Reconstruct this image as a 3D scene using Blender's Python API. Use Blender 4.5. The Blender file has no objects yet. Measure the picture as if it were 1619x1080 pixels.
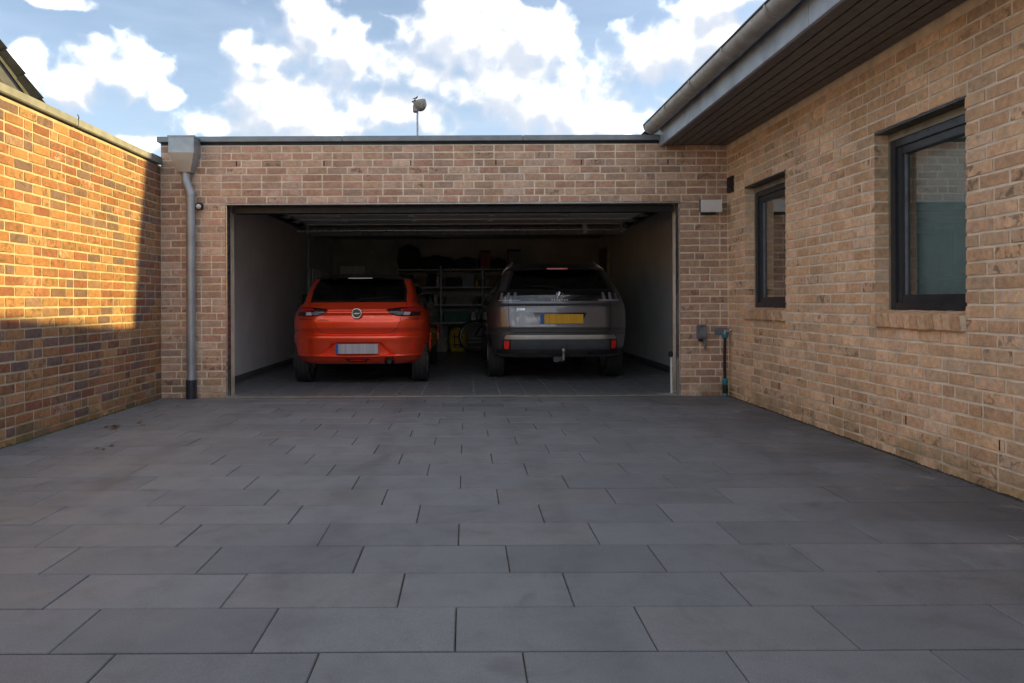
import bpy, bmesh, math, random
import numpy as np
from mathutils import Vector, Matrix, noise as mnoise
R = math.radians
random.seed(7)
scene = bpy.context.scene
COL = scene.collection

# ------------------------------------------------------------------ camera
F_PX, W_PX = 1105.0, 1619.0
CAM_H = 1.03
cd = bpy.data.cameras.new('camera')
cam = bpy.data.objects.new('camera', cd)
COL.objects.link(cam)
cd.sensor_width = 36.0
cd.lens = 36.0 * F_PX / W_PX
cd.shift_x = 71.5 / W_PX
cd.shift_y = -62.0 / W_PX
cd.clip_start = 0.05
cd.clip_end = 6000
cam.matrix_world = Matrix.Translation((0, 0, CAM_H)) @ Matrix.Rotation(R(90), 4, 'X') @ Matrix.Rotation(R(-0.26), 4, 'Z')
scene.camera = cam

# ------------------------------------------------------------------ sun and sky
SUN_TO = Vector((1.0, 0.08, 0.41)).normalized()          # direction towards the sun
SUN_EL = math.asin(SUN_TO.z)
sd = bpy.data.lights.new('sun', 'SUN')
sd.energy = 2.0
sd.angle = R(0.53)
sd.color = (1.0, 0.76, 0.26)
sun = bpy.data.objects.new('sun', sd)
COL.objects.link(sun)
sun.rotation_euler = (-SUN_TO).to_track_quat('-Z', 'Y').to_euler()
sun.location = (20, 2, 12)

scene.view_settings.view_transform = 'Standard'
scene.view_settings.look = 'None'
scene.view_settings.gamma = 1.0
scene.view_settings.use_curve_mapping = False
scene.view_settings.exposure = 2.05

SKY_STRENGTH = 0.15
world = bpy.data.worlds.new('World')
scene.world = world
world.use_nodes = True
world.cycles.sampling_method = 'MANUAL'
world.cycles.sample_map_resolution = 256


def build_sky():
    nt = world.node_tree
    nt.nodes.clear()
    N, L = nt.nodes.new, nt.links.new
    out = N('ShaderNodeOutputWorld')
    bg = N('ShaderNodeBackground')
    bg.inputs['Strength'].default_value = SKY_STRENGTH
    L(bg.outputs[0], out.inputs[0])
    sky = N('ShaderNodeTexSky')
    sky.sky_type = 'NISHITA'
    sky.sun_disc = False
    sky.sun_elevation = SUN_EL
    sky.sun_rotation = math.atan2(SUN_TO.x, SUN_TO.y)
    sky.altitude = 0
    sky.air_density = 1.0
    sky.dust_density = 0.5
    sky.ozone_density = 1.0

    # cloud density as a node group over (azimuth, elevation, 3D direction)
    g = bpy.data.node_groups.new('cloud_density', 'ShaderNodeTree')
    g.interface.new_socket('Dir', in_out='INPUT', socket_type='NodeSocketVector')
    g.interface.new_socket('Density', in_out='OUTPUT', socket_type='NodeSocketFloat')
    gi, go = g.nodes.new('NodeGroupInput'), g.nodes.new('NodeGroupOutput')
    gl = g.links.new

    def M(op, a, b=None, c=None):
        n = g.nodes.new('ShaderNodeMath')
        n.operation = op
        for k, v in enumerate((a, b, c)):
            if v is None:
                continue
            if isinstance(v, (int, float)):
                n.inputs[k].default_value = v
            else:
                gl(v, n.inputs[k])
        return n.outputs[0]

    def VM(op, a, b):
        n = g.nodes.new('ShaderNodeVectorMath')
        n.operation = op
        for k, v in enumerate((a, b)):
            if isinstance(v, tuple):
                n.inputs[k].default_value = v
            elif v is not None:
                gl(v, n.inputs[k])
        return n
    nrm = VM('NORMALIZE', gi.outputs[0], None).outputs[0]
    sp = g.nodes.new('ShaderNodeSeparateXYZ')
    gl(nrm, sp.inputs[0])
    az = M('ARCTAN2', sp.outputs[0], sp.outputs[1])
    el = M('ARCSINE', sp.outputs[2])
    cb = g.nodes.new('ShaderNodeCombineXYZ')
    gl(az, cb.inputs[0])
    gl(el, cb.inputs[1])
    # warp the position a little so that outlines bulge
    wn = g.nodes.new('ShaderNodeTexNoise')
    wn.inputs['Scale'].default_value = 9.0
    wn.inputs['Detail'].default_value = 1.0
    gl(nrm, wn.inputs['Vector'])
    w1 = VM('SUBTRACT', wn.outputs['Color'], (0.5, 0.5, 0.5)).outputs[0]
    w2 = VM('MULTIPLY', w1, (0.05, 0.035, 0.0)).outputs[0]
    pos = VM('ADD', cb.outputs[0], w2).outputs[0]
    blobs = [  # (px, py, rx, ry) measured as directions seen from the driveway
        (745, 70, 130, 70), (835, 62, 75, 58), (660, 120, 95, 45), (770, 135, 165, 40), (880, 175, 100, 50),
        (485, 45, 62, 52), (560, 72, 50, 36), (430, 85, 70, 30), (420, 155, 80, 55), (495, 192, 80, 48),
        (340, 195, 60, 25), (190, 118, 72, 42), (255, 152, 45, 20), (125, 132, 45, 30), (45, 100, 26, 30),
        (1060, 78, 85, 50), (1130, 55, 80, 45), (1150, 5, 110, 28), (75, -4, 55, 12), (620, 178, 110, 36),
        (215, 222, 40, 18), (960, 195, 110, 35), (1240, 120, 120, 40), (-120, 60, 110, 60), (1420, 40, 150, 70),
        (320, -150, 160, 70), (900, -190, 220, 80)]
    acc = None
    for (px, py, rx, ry) in blobs:
        xx, zz = (px - 738) / F_PX, (478 - py) / F_PX
        a0 = math.atan(xx)
        e0 = math.atan(zz / math.sqrt(1 + xx * xx))
        sub = VM('SUBTRACT', pos, (a0, e0, 0)).outputs[0]
        mul = VM('MULTIPLY', sub, (F_PX * (1 + xx * xx) / rx / 1.12, F_PX * 1.05 / ry / 1.15, 0)).outputs[0]
        ln = g.nodes.new('ShaderNodeVectorMath')
        ln.operation = 'LENGTH'
        gl(mul, ln.inputs[0])
        v = M('SUBTRACT', 1.0, ln.outputs['Value'])
        acc = v if acc is None else M('SMOOTH_MAX', acc, v, 0.12)
    # the rest of the sky: the same kind of cumulus, scattered by noise
    on = g.nodes.new('ShaderNodeTexNoise')
    on.inputs['Scale'].default_value = 3.2
    on.inputs['Detail'].default_value = 2.0
    gl(VM('MULTIPLY', nrm, (1.0, 1.0, 1.9)).outputs[0], on.inputs['Vector'])
    rest = M('MULTIPLY', M('SUBTRACT', on.outputs['Fac'], 0.44), 5.0)
    # inside the part of the sky in view the blobs place the clouds
    def fall(v, a, b):
        n = g.nodes.new('ShaderNodeMapRange')
        n.interpolation_type = 'SMOOTHSTEP'
        gl(v, n.inputs['Value'])
        for k, x in zip(('From Min', 'From Max', 'To Min', 'To Max'), (a, b, 1.0, 0.0)):
            n.inputs[k].default_value = x
        return n.outputs[0]
    inview = M('MULTIPLY', fall(M('ABSOLUTE', az), 0.62, 0.95), fall(el, 0.44, 0.72))
    rest = M('SUBTRACT', rest, M('MULTIPLY', inview, 2.5))
    acc = M('MAXIMUM', acc, rest)
    f1 = g.nodes.new('ShaderNodeTexNoise')
    f1.inputs['Scale'].default_value = 14.0
    f1.inputs['Detail'].default_value = 6.0
    f1.inputs['Roughness'].default_value = 0.60
    gl(nrm, f1.inputs['Vector'])
    f2 = g.nodes.new('ShaderNodeTexNoise')
    f2.inputs['Scale'].default_value = 21.0
    f2.inputs['Detail'].default_value = 1.5
    gl(VM('ADD', nrm, (3.1, 0.4, 1.7)).outputs[0], f2.inputs['Vector'])
    fb = M('MULTIPLY', M('SUBTRACT', f1.outputs['Fac'], 0.5), 1.75)
    puff = M('MULTIPLY', M('SUBTRACT', 0.10, M('ABSOLUTE', M('SUBTRACT', f2.outputs['Fac'], 0.5))), 2.2)
    gl(M('ADD', acc, M('ADD', fb, puff)), go.inputs[0])

    tc = N('ShaderNodeTexCoord')

    def dens(offset):
        n = N('ShaderNodeGroup')
        n.node_tree = g
        a = N('ShaderNodeVectorMath')
        a.operation = 'ADD'
        a.inputs[1].default_value = offset
        L(tc.outputs['Generated'], a.inputs[0])
        L(a.outputs[0], n.inputs[0])
        return n.outputs[0]
    d0 = dens((0, 0, 0))
    d1 = dens((0.016, 0, 0.034))

    def mr(v, a, b, c, d, smooth=True):
        n = N('ShaderNodeMapRange')
        n.interpolation_type = 'SMOOTHSTEP' if smooth else 'LINEAR'
        L(v, n.inputs['Value'])
        for k, x in zip(('From Min', 'From Max', 'To Min', 'To Max'), (a, b, c, d)):
            n.inputs[k].default_value = x
        return n.outputs[0]
    cover = mr(d0, -0.06, 0.66, 0.0, 1.0)
    df = N('ShaderNodeMath')
    df.operation = 'SUBTRACT'
    L(d0, df.inputs[0])
    L(d1, df.inputs[1])
    lit = mr(df.outputs[0], -0.55, 1.15, 0.0, 1.0)
    pw = N('ShaderNodeMath')
    pw.operation = 'POWER'
    L(lit, pw.inputs[0])
    pw.inputs[1].default_value = 1.75
    lit = pw.outputs[0]
    cc = N('ShaderNodeMix')
    cc.data_type = 'RGBA'
    L(lit, cc.inputs['Factor'])
    cc.inputs['A'].default_value = (*CLOUD_DARK, 1)
    cc.inputs['B'].default_value = (*CLOUD_LIT, 1)
    # thin high cirrus veil
    ci = N('ShaderNodeTexNoise')
    ci.inputs['Scale'].default_value = 4.0
    ci.inputs['Detail'].default_value = 6.0
    cm = N('ShaderNodeMapping')
    cm.inputs['Scale'].default_value = (1.0, 1.0, 4.5)
    cm.inputs['Rotation'].default_value = (0.2, 0.35, 0)
    L(tc.outputs['Generated'], cm.inputs['Vector'])
    L(cm.outputs[0], ci.inputs['Vector'])
    cirrus = mr(ci.outputs['Fac'], 0.36, 0.78, 0.0, 0.5)
    m0 = N('ShaderNodeMix')
    m0.data_type = 'RGBA'
    L(cirrus, m0.inputs['Factor'])
    hz = N('ShaderNodeHueSaturation')
    hz.inputs['Saturation'].default_value = 0.85
    hz.inputs['Value'].default_value = 0.355
    L(sky.outputs[0], hz.inputs['Color'])
    L(hz.outputs[0], m0.inputs['A'])
    m0.inputs['B'].default_value = (*CIRRUS, 1)
    m1 = N('ShaderNodeMix')
    m1.data_type = 'RGBA'
    L(cover, m1.inputs['Factor'])
    L(m0.outputs['Result'], m1.inputs['A'])
    L(cc.outputs['Result'], m1.inputs['B'])
    L(m1.outputs['Result'], bg.inputs['Color'])


CLOUD_LIT = (5.2, 5.1, 4.95)
CLOUD_DARK = (1.22, 1.32, 1.50)
CIRRUS = (1.15, 1.4, 1.75)
build_sky()

# ------------------------------------------------------------------ helpers
def link(o, parent=None):
    COL.objects.link(o)
    if parent is not None:
        o.parent = parent
    return o


def empty(name, loc=(0, 0, 0), parent=None, rz=0.0):
    o = bpy.data.objects.new(name, None)
    o.empty_display_size = 0.1
    o.location = loc
    o.rotation_euler = (0, 0, rz)
    return link(o, parent)


def tag(o, label=None, cat=None, group=None, kind=None):
    if label:
        o['label'] = label
    if cat:
        o['category'] = cat
    if group:
        o['group'] = group
    if kind:
        o['kind'] = kind
    return o


def smooth_by_angle(me, ang=35):
    """smooth faces, hard edges above the angle"""
    me.polygons.foreach_set('use_smooth', [True] * len(me.polygons))
    bm = bmesh.new()
    bm.from_mesh(me)
    a = R(ang)
    for e in bm.edges:
        e.smooth = not (len(e.link_faces) == 2 and e.calc_face_angle(0) > a)
    bm.to_mesh(me)
    bm.free()


class MB:
    """collects shapes; build() links them as one mesh object"""
    def __init__(self):
        self.v, self.f = [], []

    def add(self, vs, fs):
        n = len(self.v)
        self.v.extend([tuple(p) for p in vs])
        self.f.extend([tuple(i + n for i in f) for f in fs])
        return self

    def box(self, x0, x1, y0, y1, z0, z1, bev=0.0, mat=None):
        if x0 > x1: x0, x1 = x1, x0
        if y0 > y1: y0, y1 = y1, y0
        if z0 > z1: z0, z1 = z1, z0
        if bev <= 0:
            vs = [(x, y, z) for z in (z0, z1) for y in (y0, y1) for x in (x0, x1)]
            fs = [(0, 2, 3, 1), (4, 5, 7, 6), (0, 1, 5, 4), (2, 6, 7, 3), (0, 4, 6, 2), (1, 3, 7, 5)]
        else:
            bm = bmesh.new()
            bmesh.ops.create_cube(bm, size=1)
            for v in bm.verts:
                v.co = Vector(((x0 + x1) / 2 + v.co.x * (x1 - x0), (y0 + y1) / 2 + v.co.y * (y1 - y0),
                               (z0 + z1) / 2 + v.co.z * (z1 - z0)))
            bmesh.ops.bevel(bm, geom=list(bm.edges), offset=bev, segments=2, affect='EDGES', clamp_overlap=True)
            bm.verts.index_update()
            vs = [v.co.copy() for v in bm.verts]
            fs = [[v.index for v in f.verts] for f in bm.faces]
            bm.free()
        if mat is not None:
            vs = [mat @ Vector(p) for p in vs]
        return self.add(vs, fs)

    def tube(self, path, r, n=10, caps=True, closed=False):
        path = [Vector(p) for p in path]
        m = len(path)
        rs = r if isinstance(r, (list, tuple)) else [r] * m
        vs, fs = [], []
        up = None
        for i, p in enumerate(path):
            a = path[i - 1] if (i > 0 or closed) else p
            b = path[(i + 1) % m] if (i < m - 1 or closed) else p
            t = (b - a).normalized()
            if up is None:
                up = Vector((0, 0, 1)) if abs(t.z) < 0.9 else Vector((1, 0, 0))
            s = t.cross(up)
            if s.length < 1e-6:
                s = t.orthogonal()
            s.normalize()
            up = s.cross(t).normalized()
            for k in range(n):
                q = 2 * math.pi * k / n
                vs.append(p + rs[i] * (math.cos(q) * s + math.sin(q) * up))
        for i in range(m if closed else m - 1):
            for k in range(n):
                a, b = i * n + k, i * n + (k + 1) % n
                c, d = ((i + 1) % m) * n + (k + 1) % n, ((i + 1) % m) * n + k
                fs.append((a, b, c, d))
        if caps and not closed:
            fs.append(tuple(range(n - 1, -1, -1)))
            fs.append(tuple((m - 1) * n + k for k in range(n)))
        return self.add(vs, fs)

    def lathe(self, prof, c=(0, 0, 0), n=20, axis='Z', cap=True):
        vs, fs = [], []
        for (r, h) in prof:
            for k in range(n):
                q = 2 * math.pi * k / n
                a, b = r * math.cos(q), r * math.sin(q)
                p = {'Z': (a, b, h), 'Y': (a, h, b), 'X': (h, a, b)}[axis]
                vs.append((p[0] + c[0], p[1] + c[1], p[2] + c[2]))
        m = len(prof)
        for i in range(m - 1):
            for k in range(n):
                fs.append((i * n + k, i * n + (k + 1) % n, (i + 1) * n + (k + 1) % n, (i + 1) * n + k))
        if cap:
            fs.append(tuple(range(n)))
            fs.append(tuple((m - 1) * n + k for k in range(n)))
        return self.add(vs, fs)

    def prism(self, poly, y0, y1, plane='XZ'):
        """extrude a polygon given in a plane"""
        n = len(poly)
        vs = []
        for d in (y0, y1):
            for (a, b) in poly:
                vs.append({'XZ': (a, d, b), 'XY': (a, b, d), 'YZ': (d, a, b)}[plane])
        fs = [tuple(range(n)), tuple(range(2 * n - 1, n - 1, -1))]
        for i in range(n):
            fs.append((i, (i + 1) % n, n + (i + 1) % n, n + i))
        return self.add(vs, fs)

    def mesh(self, name, mat=None, smooth=None):
        me = bpy.data.meshes.new(name)
        me.from_pydata(self.v, [], self.f)
        bm = bmesh.new()
        bm.from_mesh(me)
        bmesh.ops.recalc_face_normals(bm, faces=bm.faces)
        bm.to_mesh(me)
        bm.free()
        if mat is not None:
            me.materials.append(mat)
        if smooth:
            smooth_by_angle(me, smooth)
        return me

    def build(self, name, mat=None, parent=None, smooth=None, loc=None):
        o = bpy.data.objects.new(name, self.mesh(name, mat, smooth))
        if loc is not None:
            o.location = loc
        return link(o, parent)


def text_mesh(body, size, mat, depth=0.002):
    c = bpy.data.curves.new('lettering', 'FONT')
    c.body = body
    c.size = size
    c.extrude = depth
    c.align_x = 'CENTER'
    c.align_y = 'CENTER'
    o = bpy.data.objects.new('tmp', c)
    COL.objects.link(o)
    dg = bpy.context.evaluated_depsgraph_get()
    me = bpy.data.meshes.new_from_object(o.evaluated_get(dg))
    bpy.data.objects.remove(o)
    me.name = 'lettering'
    me.materials.clear()
    me.materials.append(mat)
    return me

# ------------------------------------------------------------------ materials
class NT:
    def __init__(self, name):
        self.m = bpy.data.materials.new(name)
        self.m.use_nodes = True
        self.t = self.m.node_tree
        self.t.nodes.clear()
        self.out = self.N('ShaderNodeOutputMaterial')

    def N(self, kind, **kw):
        n = self.t.nodes.new(kind)
        for k, v in kw.items():
            setattr(n, k, v)
        return n

    def L(self, a, b):
        self.t.links.new(a, b)

    def put(self, sock, v):
        if v is None:
            return
        if hasattr(v, 'is_output'):
            self.L(v, sock)
        elif isinstance(v, (tuple, list)) and len(v) == 3 and sock.type == 'RGBA':
            sock.default_value = (*v, 1)
        else:
            sock.default_value = v

    def math(self, op, a, b=None, c=None, clamp=False):
        n = self.N('ShaderNodeMath', operation=op, use_clamp=clamp)
        for k, v in enumerate((a, b, c)):
            self.put(n.inputs[k], v)
        return n.outputs[0]

    def mix(self, f, a, b, blend='MIX'):
        n = self.N('ShaderNodeMix', data_type='RGBA', blend_type=blend)
        self.put(n.inputs['Factor'], f)
        self.put(n.inputs['A'], a)
        self.put(n.inputs['B'], b)
        return n.outputs['Result']

    def noise(self, vec, scale, detail=4.0, rough=0.55, dist=0.0):
        n = self.N('ShaderNodeTexNoise')
        if vec is not None:
            self.L(vec, n.inputs['Vector'])
        n.inputs['Scale'].default_value = scale
        n.inputs['Detail'].default_value = detail
        n.inputs['Roughness'].default_value = rough
        n.inputs['Distortion'].default_value = dist
        return n.outputs['Fac']

    def ramp(self, v, a, b, c=0.0, d=1.0, smooth=True):
        n = self.N('ShaderNodeMapRange', interpolation_type='SMOOTHSTEP' if smooth else 'LINEAR')
        self.put(n.inputs['Value'], v)
        for k, x in zip(('From Min', 'From Max', 'To Min', 'To Max'), (a, b, c, d)):
            n.inputs[k].default_value = x
        return n.outputs[0]

    def pos(self):
        return self.N('ShaderNodeNewGeometry').outputs['Position']

    def rnd(self):
        oi = self.N('ShaderNodeObjectInfo').outputs['Random']
        ge = self.N('ShaderNodeNewGeometry').outputs['Random Per Island']
        return self.math('FRACT', self.math('ADD', self.math('MULTIPLY', oi, 5.31), self.math('MULTIPLY', ge, 7.77)))

    def bump(self, h, strength=0.3, dist=0.01):
        n = self.N('ShaderNodeBump')
        n.inputs['Strength'].default_value = strength
        n.inputs['Distance'].default_value = dist
        self.L(h, n.inputs['Height'])
        return n.outputs[0]

    def bsdf(self, color=(0.5, 0.5, 0.5), rough=0.5, metal=0.0, normal=None, **kw):
        b = self.N('ShaderNodeBsdfPrincipled')
        self.put(b.inputs['Base Color'], color)
        self.put(b.inputs['Roughness'], rough)
        self.put(b.inputs['Metallic'], metal)
        if normal is not None:
            self.L(normal, b.inputs['Normal'])
        for k, v in kw.items():
            self.put(b.inputs[k.replace('_', ' ')], v)
        self.L(b.outputs[0], self.out.inputs['Surface'])
        return self.m


def plain(name, color, rough=0.5, metal=0.0, var=0.12, scale=9.0, bump=0.0, bscale=90.0, **kw):
    n = NT(name)
    p = n.pos()
    f = n.noise(p, scale, 5.0)
    dark = tuple(c * (1 - var * 1.6) for c in color)
    lite = tuple(min(1, c * (1 + var * 1.6)) for c in color)
    c = n.mix(n.ramp(f, 0.25, 0.75), dark, lite)
    r = n.ramp(n.noise(p, scale * 2.3, 3.0), 0.3, 0.7, max(0.02, rough - 0.07), min(1, rough + 0.07))
    nm = n.bump(n.noise(p, bscale, 4.0), bump, 0.004) if bump > 0 else None
    return n.bsdf(c, r, metal, nm, **kw)


def brick_mat(name, palette, white=0.3, smudge=0.3, moss=0.5, face_bump=0.55):
    n = NT(name)
    p = n.pos()
    r = n.rnd()
    off = n.N('ShaderNodeVectorMath', operation='ADD')
    n.L(p, off.inputs[0])
    cx = n.N('ShaderNodeCombineXYZ')
    n.L(n.math('MULTIPLY', r, 37.0), cx.inputs[0])
    n.L(n.math('MULTIPLY', r, 11.0), cx.inputs[2])
    n.L(cx.outputs[0], off.inputs[1])
    q = off.outputs[0]
    cr = n.N('ShaderNodeValToRGB')
    cr.color_ramp.interpolation = 'CONSTANT'
    els = cr.color_ramp.elements
    while len(els) < len(palette):
        els.new(0.5)
    for i, c in enumerate(palette):
        els[i].position = i / len(palette)
        els[i].color = (*c, 1)
    n.L(r, cr.inputs[0])
    base = cr.outputs[0]
    r2 = n.math('FRACT', n.math('MULTIPLY', r, 91.7))
    r3 = n.math('FRACT', n.math('MULTIPLY', r, 53.3))
    val = n.math('ADD', n.math('MULTIPLY', r2, 0.30), 0.85)
    hv = n.N('ShaderNodeHueSaturation')
    n.L(val, hv.inputs['Value'])
    n.L(base, hv.inputs['Color'])
    base = hv.outputs[0]
    mott = n.ramp(n.noise(q, 26.0, 6.0, 0.65), 0.28, 0.75, 0.72, 1.22, False)
    mm = n.N('ShaderNodeCombineColor')
    for k in range(3):
        n.L(mott, mm.inputs[k])
    base = n.mix(1.0, base, mm.outputs[0], 'MULTIPLY')
    # dark firing smudges on some bricks
    sm = n.math('MULTIPLY', n.ramp(n.noise(q, 17.0, 4.0, 0.6, 0.6), 0.50, 0.64), n.ramp(r3, 1 - smudge, 1 - smudge + 0.05))
    base = n.mix(n.math('MULTIPLY', sm, 0.62), base, (0.10, 0.075, 0.06))
    # chalky lime bloom on some bricks
    wh = n.math('MULTIPLY', n.ramp(n.noise(q, 21.0, 5.0, 0.62), 0.47, 0.66), n.ramp(r2, 1 - white, 1 - white + 0.05))
    base = n.mix(n.math('MULTIPLY', wh, 0.55), base, (0.62, 0.56, 0.50))
    mp = n.N('ShaderNodeMapping')
    mp.inputs['Scale'].default_value = (1.0, 1.0, 0.35)
    n.L(p, mp.inputs['Vector'])
    wv = n.ramp(n.noise(mp.outputs[0], 2.2, 5.0, 0.6), 0.3, 0.7, 0.86, 1.10)
    wc = n.N('ShaderNodeCombineColor')
    for k in range(3):
        n.L(wv, wc.inputs[k])
    base = n.mix(1.0, base, wc.outputs[0], 'MULTIPLY')
    # moss and splash dirt near the ground
    sp = n.N('ShaderNodeSeparateXYZ')
    n.L(p, sp.inputs[0])
    low = n.math('MULTIPLY', n.ramp(sp.outputs[2], 0.02, 0.26, 1.0, 0.0), n.ramp(n.noise(p, 5.0, 5.0), 0.35, 0.65))
    base = n.mix(n.math('MULTIPLY', low, moss), base, (0.13, 0.12, 0.05))
    h = n.math('ADD', n.math('MULTIPLY', n.noise(q, 34.0, 5.0, 0.6, 1.1), 1.0), n.math('MULTIPLY', n.noise(q, 220.0, 3.0), 0.25))
    return n.bsdf(base, 0.9, 0.0, n.bump(h, face_bump, 0.012), Specular_IOR_Level=0.25)


def mortar_mat(name, color, moss=0.5):
    n = NT(name)
    p = n.pos()
    c = n.mix(n.ramp(n.noise(p, 7.0, 6.0), 0.3, 0.7), tuple(x * 0.82 for x in color), tuple(min(1, x * 1.1) for x in color))
    sp = n.N('ShaderNodeSeparateXYZ')
    n.L(p, sp.inputs[0])
    low = n.math('MULTIPLY', n.ramp(sp.outputs[2], 0.02, 0.30, 1.0, 0.0), n.ramp(n.noise(p, 4.0, 5.0), 0.35, 0.6))
    c = n.mix(n.math('MULTIPLY', low, moss), c, (0.12, 0.11, 0.06))
    return n.bsdf(c, 0.95, 0.0, n.bump(n.noise(p, 130.0, 4.0), 0.5, 0.004), Specular_IOR_Level=0.2)


def slab_mat():
    n = NT('concrete_slab')
    p = n.pos()
    r = n.rnd()
    base = n.mix(r, (0.130, 0.138, 0.155), (0.180, 0.188, 0.207))
    hue = n.math('FRACT', n.math('MULTIPLY', r, 17.3))
    base = n.mix(n.ramp(hue, 0.6, 1.0, 0.0, 0.35), base, (0.178, 0.170, 0.168))
    # cloudy wear, large and small
    base = n.mix(n.ramp(n.noise(p, 0.8, 5.0, 0.6), 0.35, 0.75, 0.0, 0.55), base, (0.202, 0.207, 0.220))
    base = n.mix(n.ramp(n.noise(p, 5.0, 6.0, 0.65), 0.45, 0.8, 0.0, 0.5), base, (0.088, 0.090, 0.097))
    fine = n.noise(p, 420.0, 3.0, 0.7)
    mm = n.N('ShaderNodeCombineColor')
    grain = n.math('ADD', n.math('MULTIPLY', fine, 0.5), n.math('MULTIPLY', n.noise(p, 170.0, 3.0, 0.7), 0.5))
    fv = n.ramp(grain, 0.30, 0.70, 0.66, 1.34, False)
    for k in range(3):
        n.L(fv, mm.inputs[k])
    base = n.mix(1.0, base, mm.outputs[0], 'MULTIPLY')
    # sparse pale grit
    vo = n.N('ShaderNodeTexVoronoi')
    vo.inputs['Scale'].default_value = 34.0
    n.L(p, vo.inputs['Vector'])
    base = n.mix(n.math('MULTIPLY', n.ramp(vo.outputs['Distance'], 0.02, 0.075, 1.0, 0.0), 0.28), base, (0.36, 0.36, 0.36))
    # lime run-off stains along the house wall
    sp = n.N('ShaderNodeSeparateXYZ')
    n.L(p, sp.inputs[0])
    near = n.ramp(sp.outputs[0], 1.85, 2.6)
    st = n.math('MULTIPLY', n.ramp(n.noise(p, 3.3, 7.0, 0.68, 0.4), 0.57, 0.68), near)
    base = n.mix(n.math('MULTIPLY', st, 0.62), base, (0.42, 0.41, 0.41))
    tr1 = n.ramp(n.noise(p, 2.1, 5.0, 0.6, 1.5), 0.55, 0.72, 0.0, 0.5)
    base = n.mix(tr1, base, (0.092, 0.092, 0.098))
    for xc_ in (-2.10, -0.62, 0.41, 1.97):      # rubber left by the cars' wheels
        tb = n.ramp(n.math('ABSOLUTE', n.math('SUBTRACT', sp.outputs[0], xc_)), 0.04, 0.17, 1.0, 0.0)
        tb = n.math('MULTIPLY', tb, n.ramp(n.noise(p, 2.6, 5.0, 0.65), 0.38, 0.68, 0.0, 0.34))
        base = n.mix(tb, base, (0.062, 0.062, 0.066))
    house_side_dark = n.math('MULTIPLY', n.ramp(sp.outputs[0], 1.5, 2.6), n.ramp(n.noise(p, 1.3, 4.0), 0.35, 0.6))  # patchy darker tone towards the house wall
    base = n.mix(n.math('MULTIPLY', house_side_dark, 0.45), base, (0.05, 0.05, 0.055))
    rough = n.ramp(n.noise(p, 3.0, 4.0), 0.3, 0.7, 0.52, 0.72)
    h = n.math('ADD', n.math('MULTIPLY', fine, 0.5), n.noise(p, 90.0, 4.0))
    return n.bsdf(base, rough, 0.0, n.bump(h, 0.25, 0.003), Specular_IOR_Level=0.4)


def glass_mat(name, tint=(0.75, 0.8, 0.8), boost=1.0, dirt=0.0):
    n = NT(name)
    ge = n.N('ShaderNodeNewGeometry')
    dt = n.N('ShaderNodeVectorMath', operation='DOT_PRODUCT')
    n.L(ge.outputs['Normal'], dt.inputs[0])
    n.L(ge.outputs['Incoming'], dt.inputs[1])
    c5 = n.math('POWER', n.math('SUBTRACT', 1.0, n.math('ABSOLUTE', dt.outputs['Value'])), 5.0)
    f = n.math('MULTIPLY', n.math('ADD', n.math('MULTIPLY', c5, 0.96), 0.04), boost, clamp=True)
    tr = n.N('ShaderNodeBsdfTransparent')
    tr.inputs[0].default_value = (*tint, 1)
    gl = n.N('ShaderNodeBsdfGlossy')
    gl.inputs['Roughness'].default_value = 0.0
    gl.inputs['Color'].default_value = (1, 1, 1, 1)
    mx = n.N('ShaderNodeMixShader')
    n.L(f, mx.inputs[0])
    n.L(tr.outputs[0], mx.inputs[1])
    n.L(gl.outputs[0], mx.inputs[2])
    n.L(mx.outputs[0], n.out.inputs['Surface'])
    return n.m


def paint_mat(name, color, metal=0.0, rough=0.3, flake=0.0):
    n = NT(name)
    p = n.pos()
    c = n.mix(n.ramp(n.noise(p, 3.0, 3.0), 0.3, 0.7), tuple(x * 0.93 for x in color), tuple(min(1, x * 1.05) for x in color))
    nm = None
    if flake:
        nm = n.bump(n.noise(p, 900.0, 2.0), flake, 0.0006)
    return n.bsdf(c, rough, metal, nm, Coat_Weight=1.0, Coat_Roughness=0.03, Coat_IOR=1.5)


def plate_mat(name, base, alt):
    n = NT(name)
    tc = n.N('ShaderNodeTexCoord')
    sp = n.N('ShaderNodeSeparateXYZ')
    n.L(tc.outputs['Object'], sp.inputs[0])
    cx = n.N('ShaderNodeCombineXYZ')
    n.L(n.math('FLOOR', n.math('MULTIPLY', sp.outputs[0], 46.0)), cx.inputs[0])
    wn = n.N('ShaderNodeTexWhiteNoise')
    n.L(cx.outputs[0], wn.inputs['Vector'])
    c = n.mix(wn.outputs['Value'], base, alt)
    return n.bsdf(c, 0.45)


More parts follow.
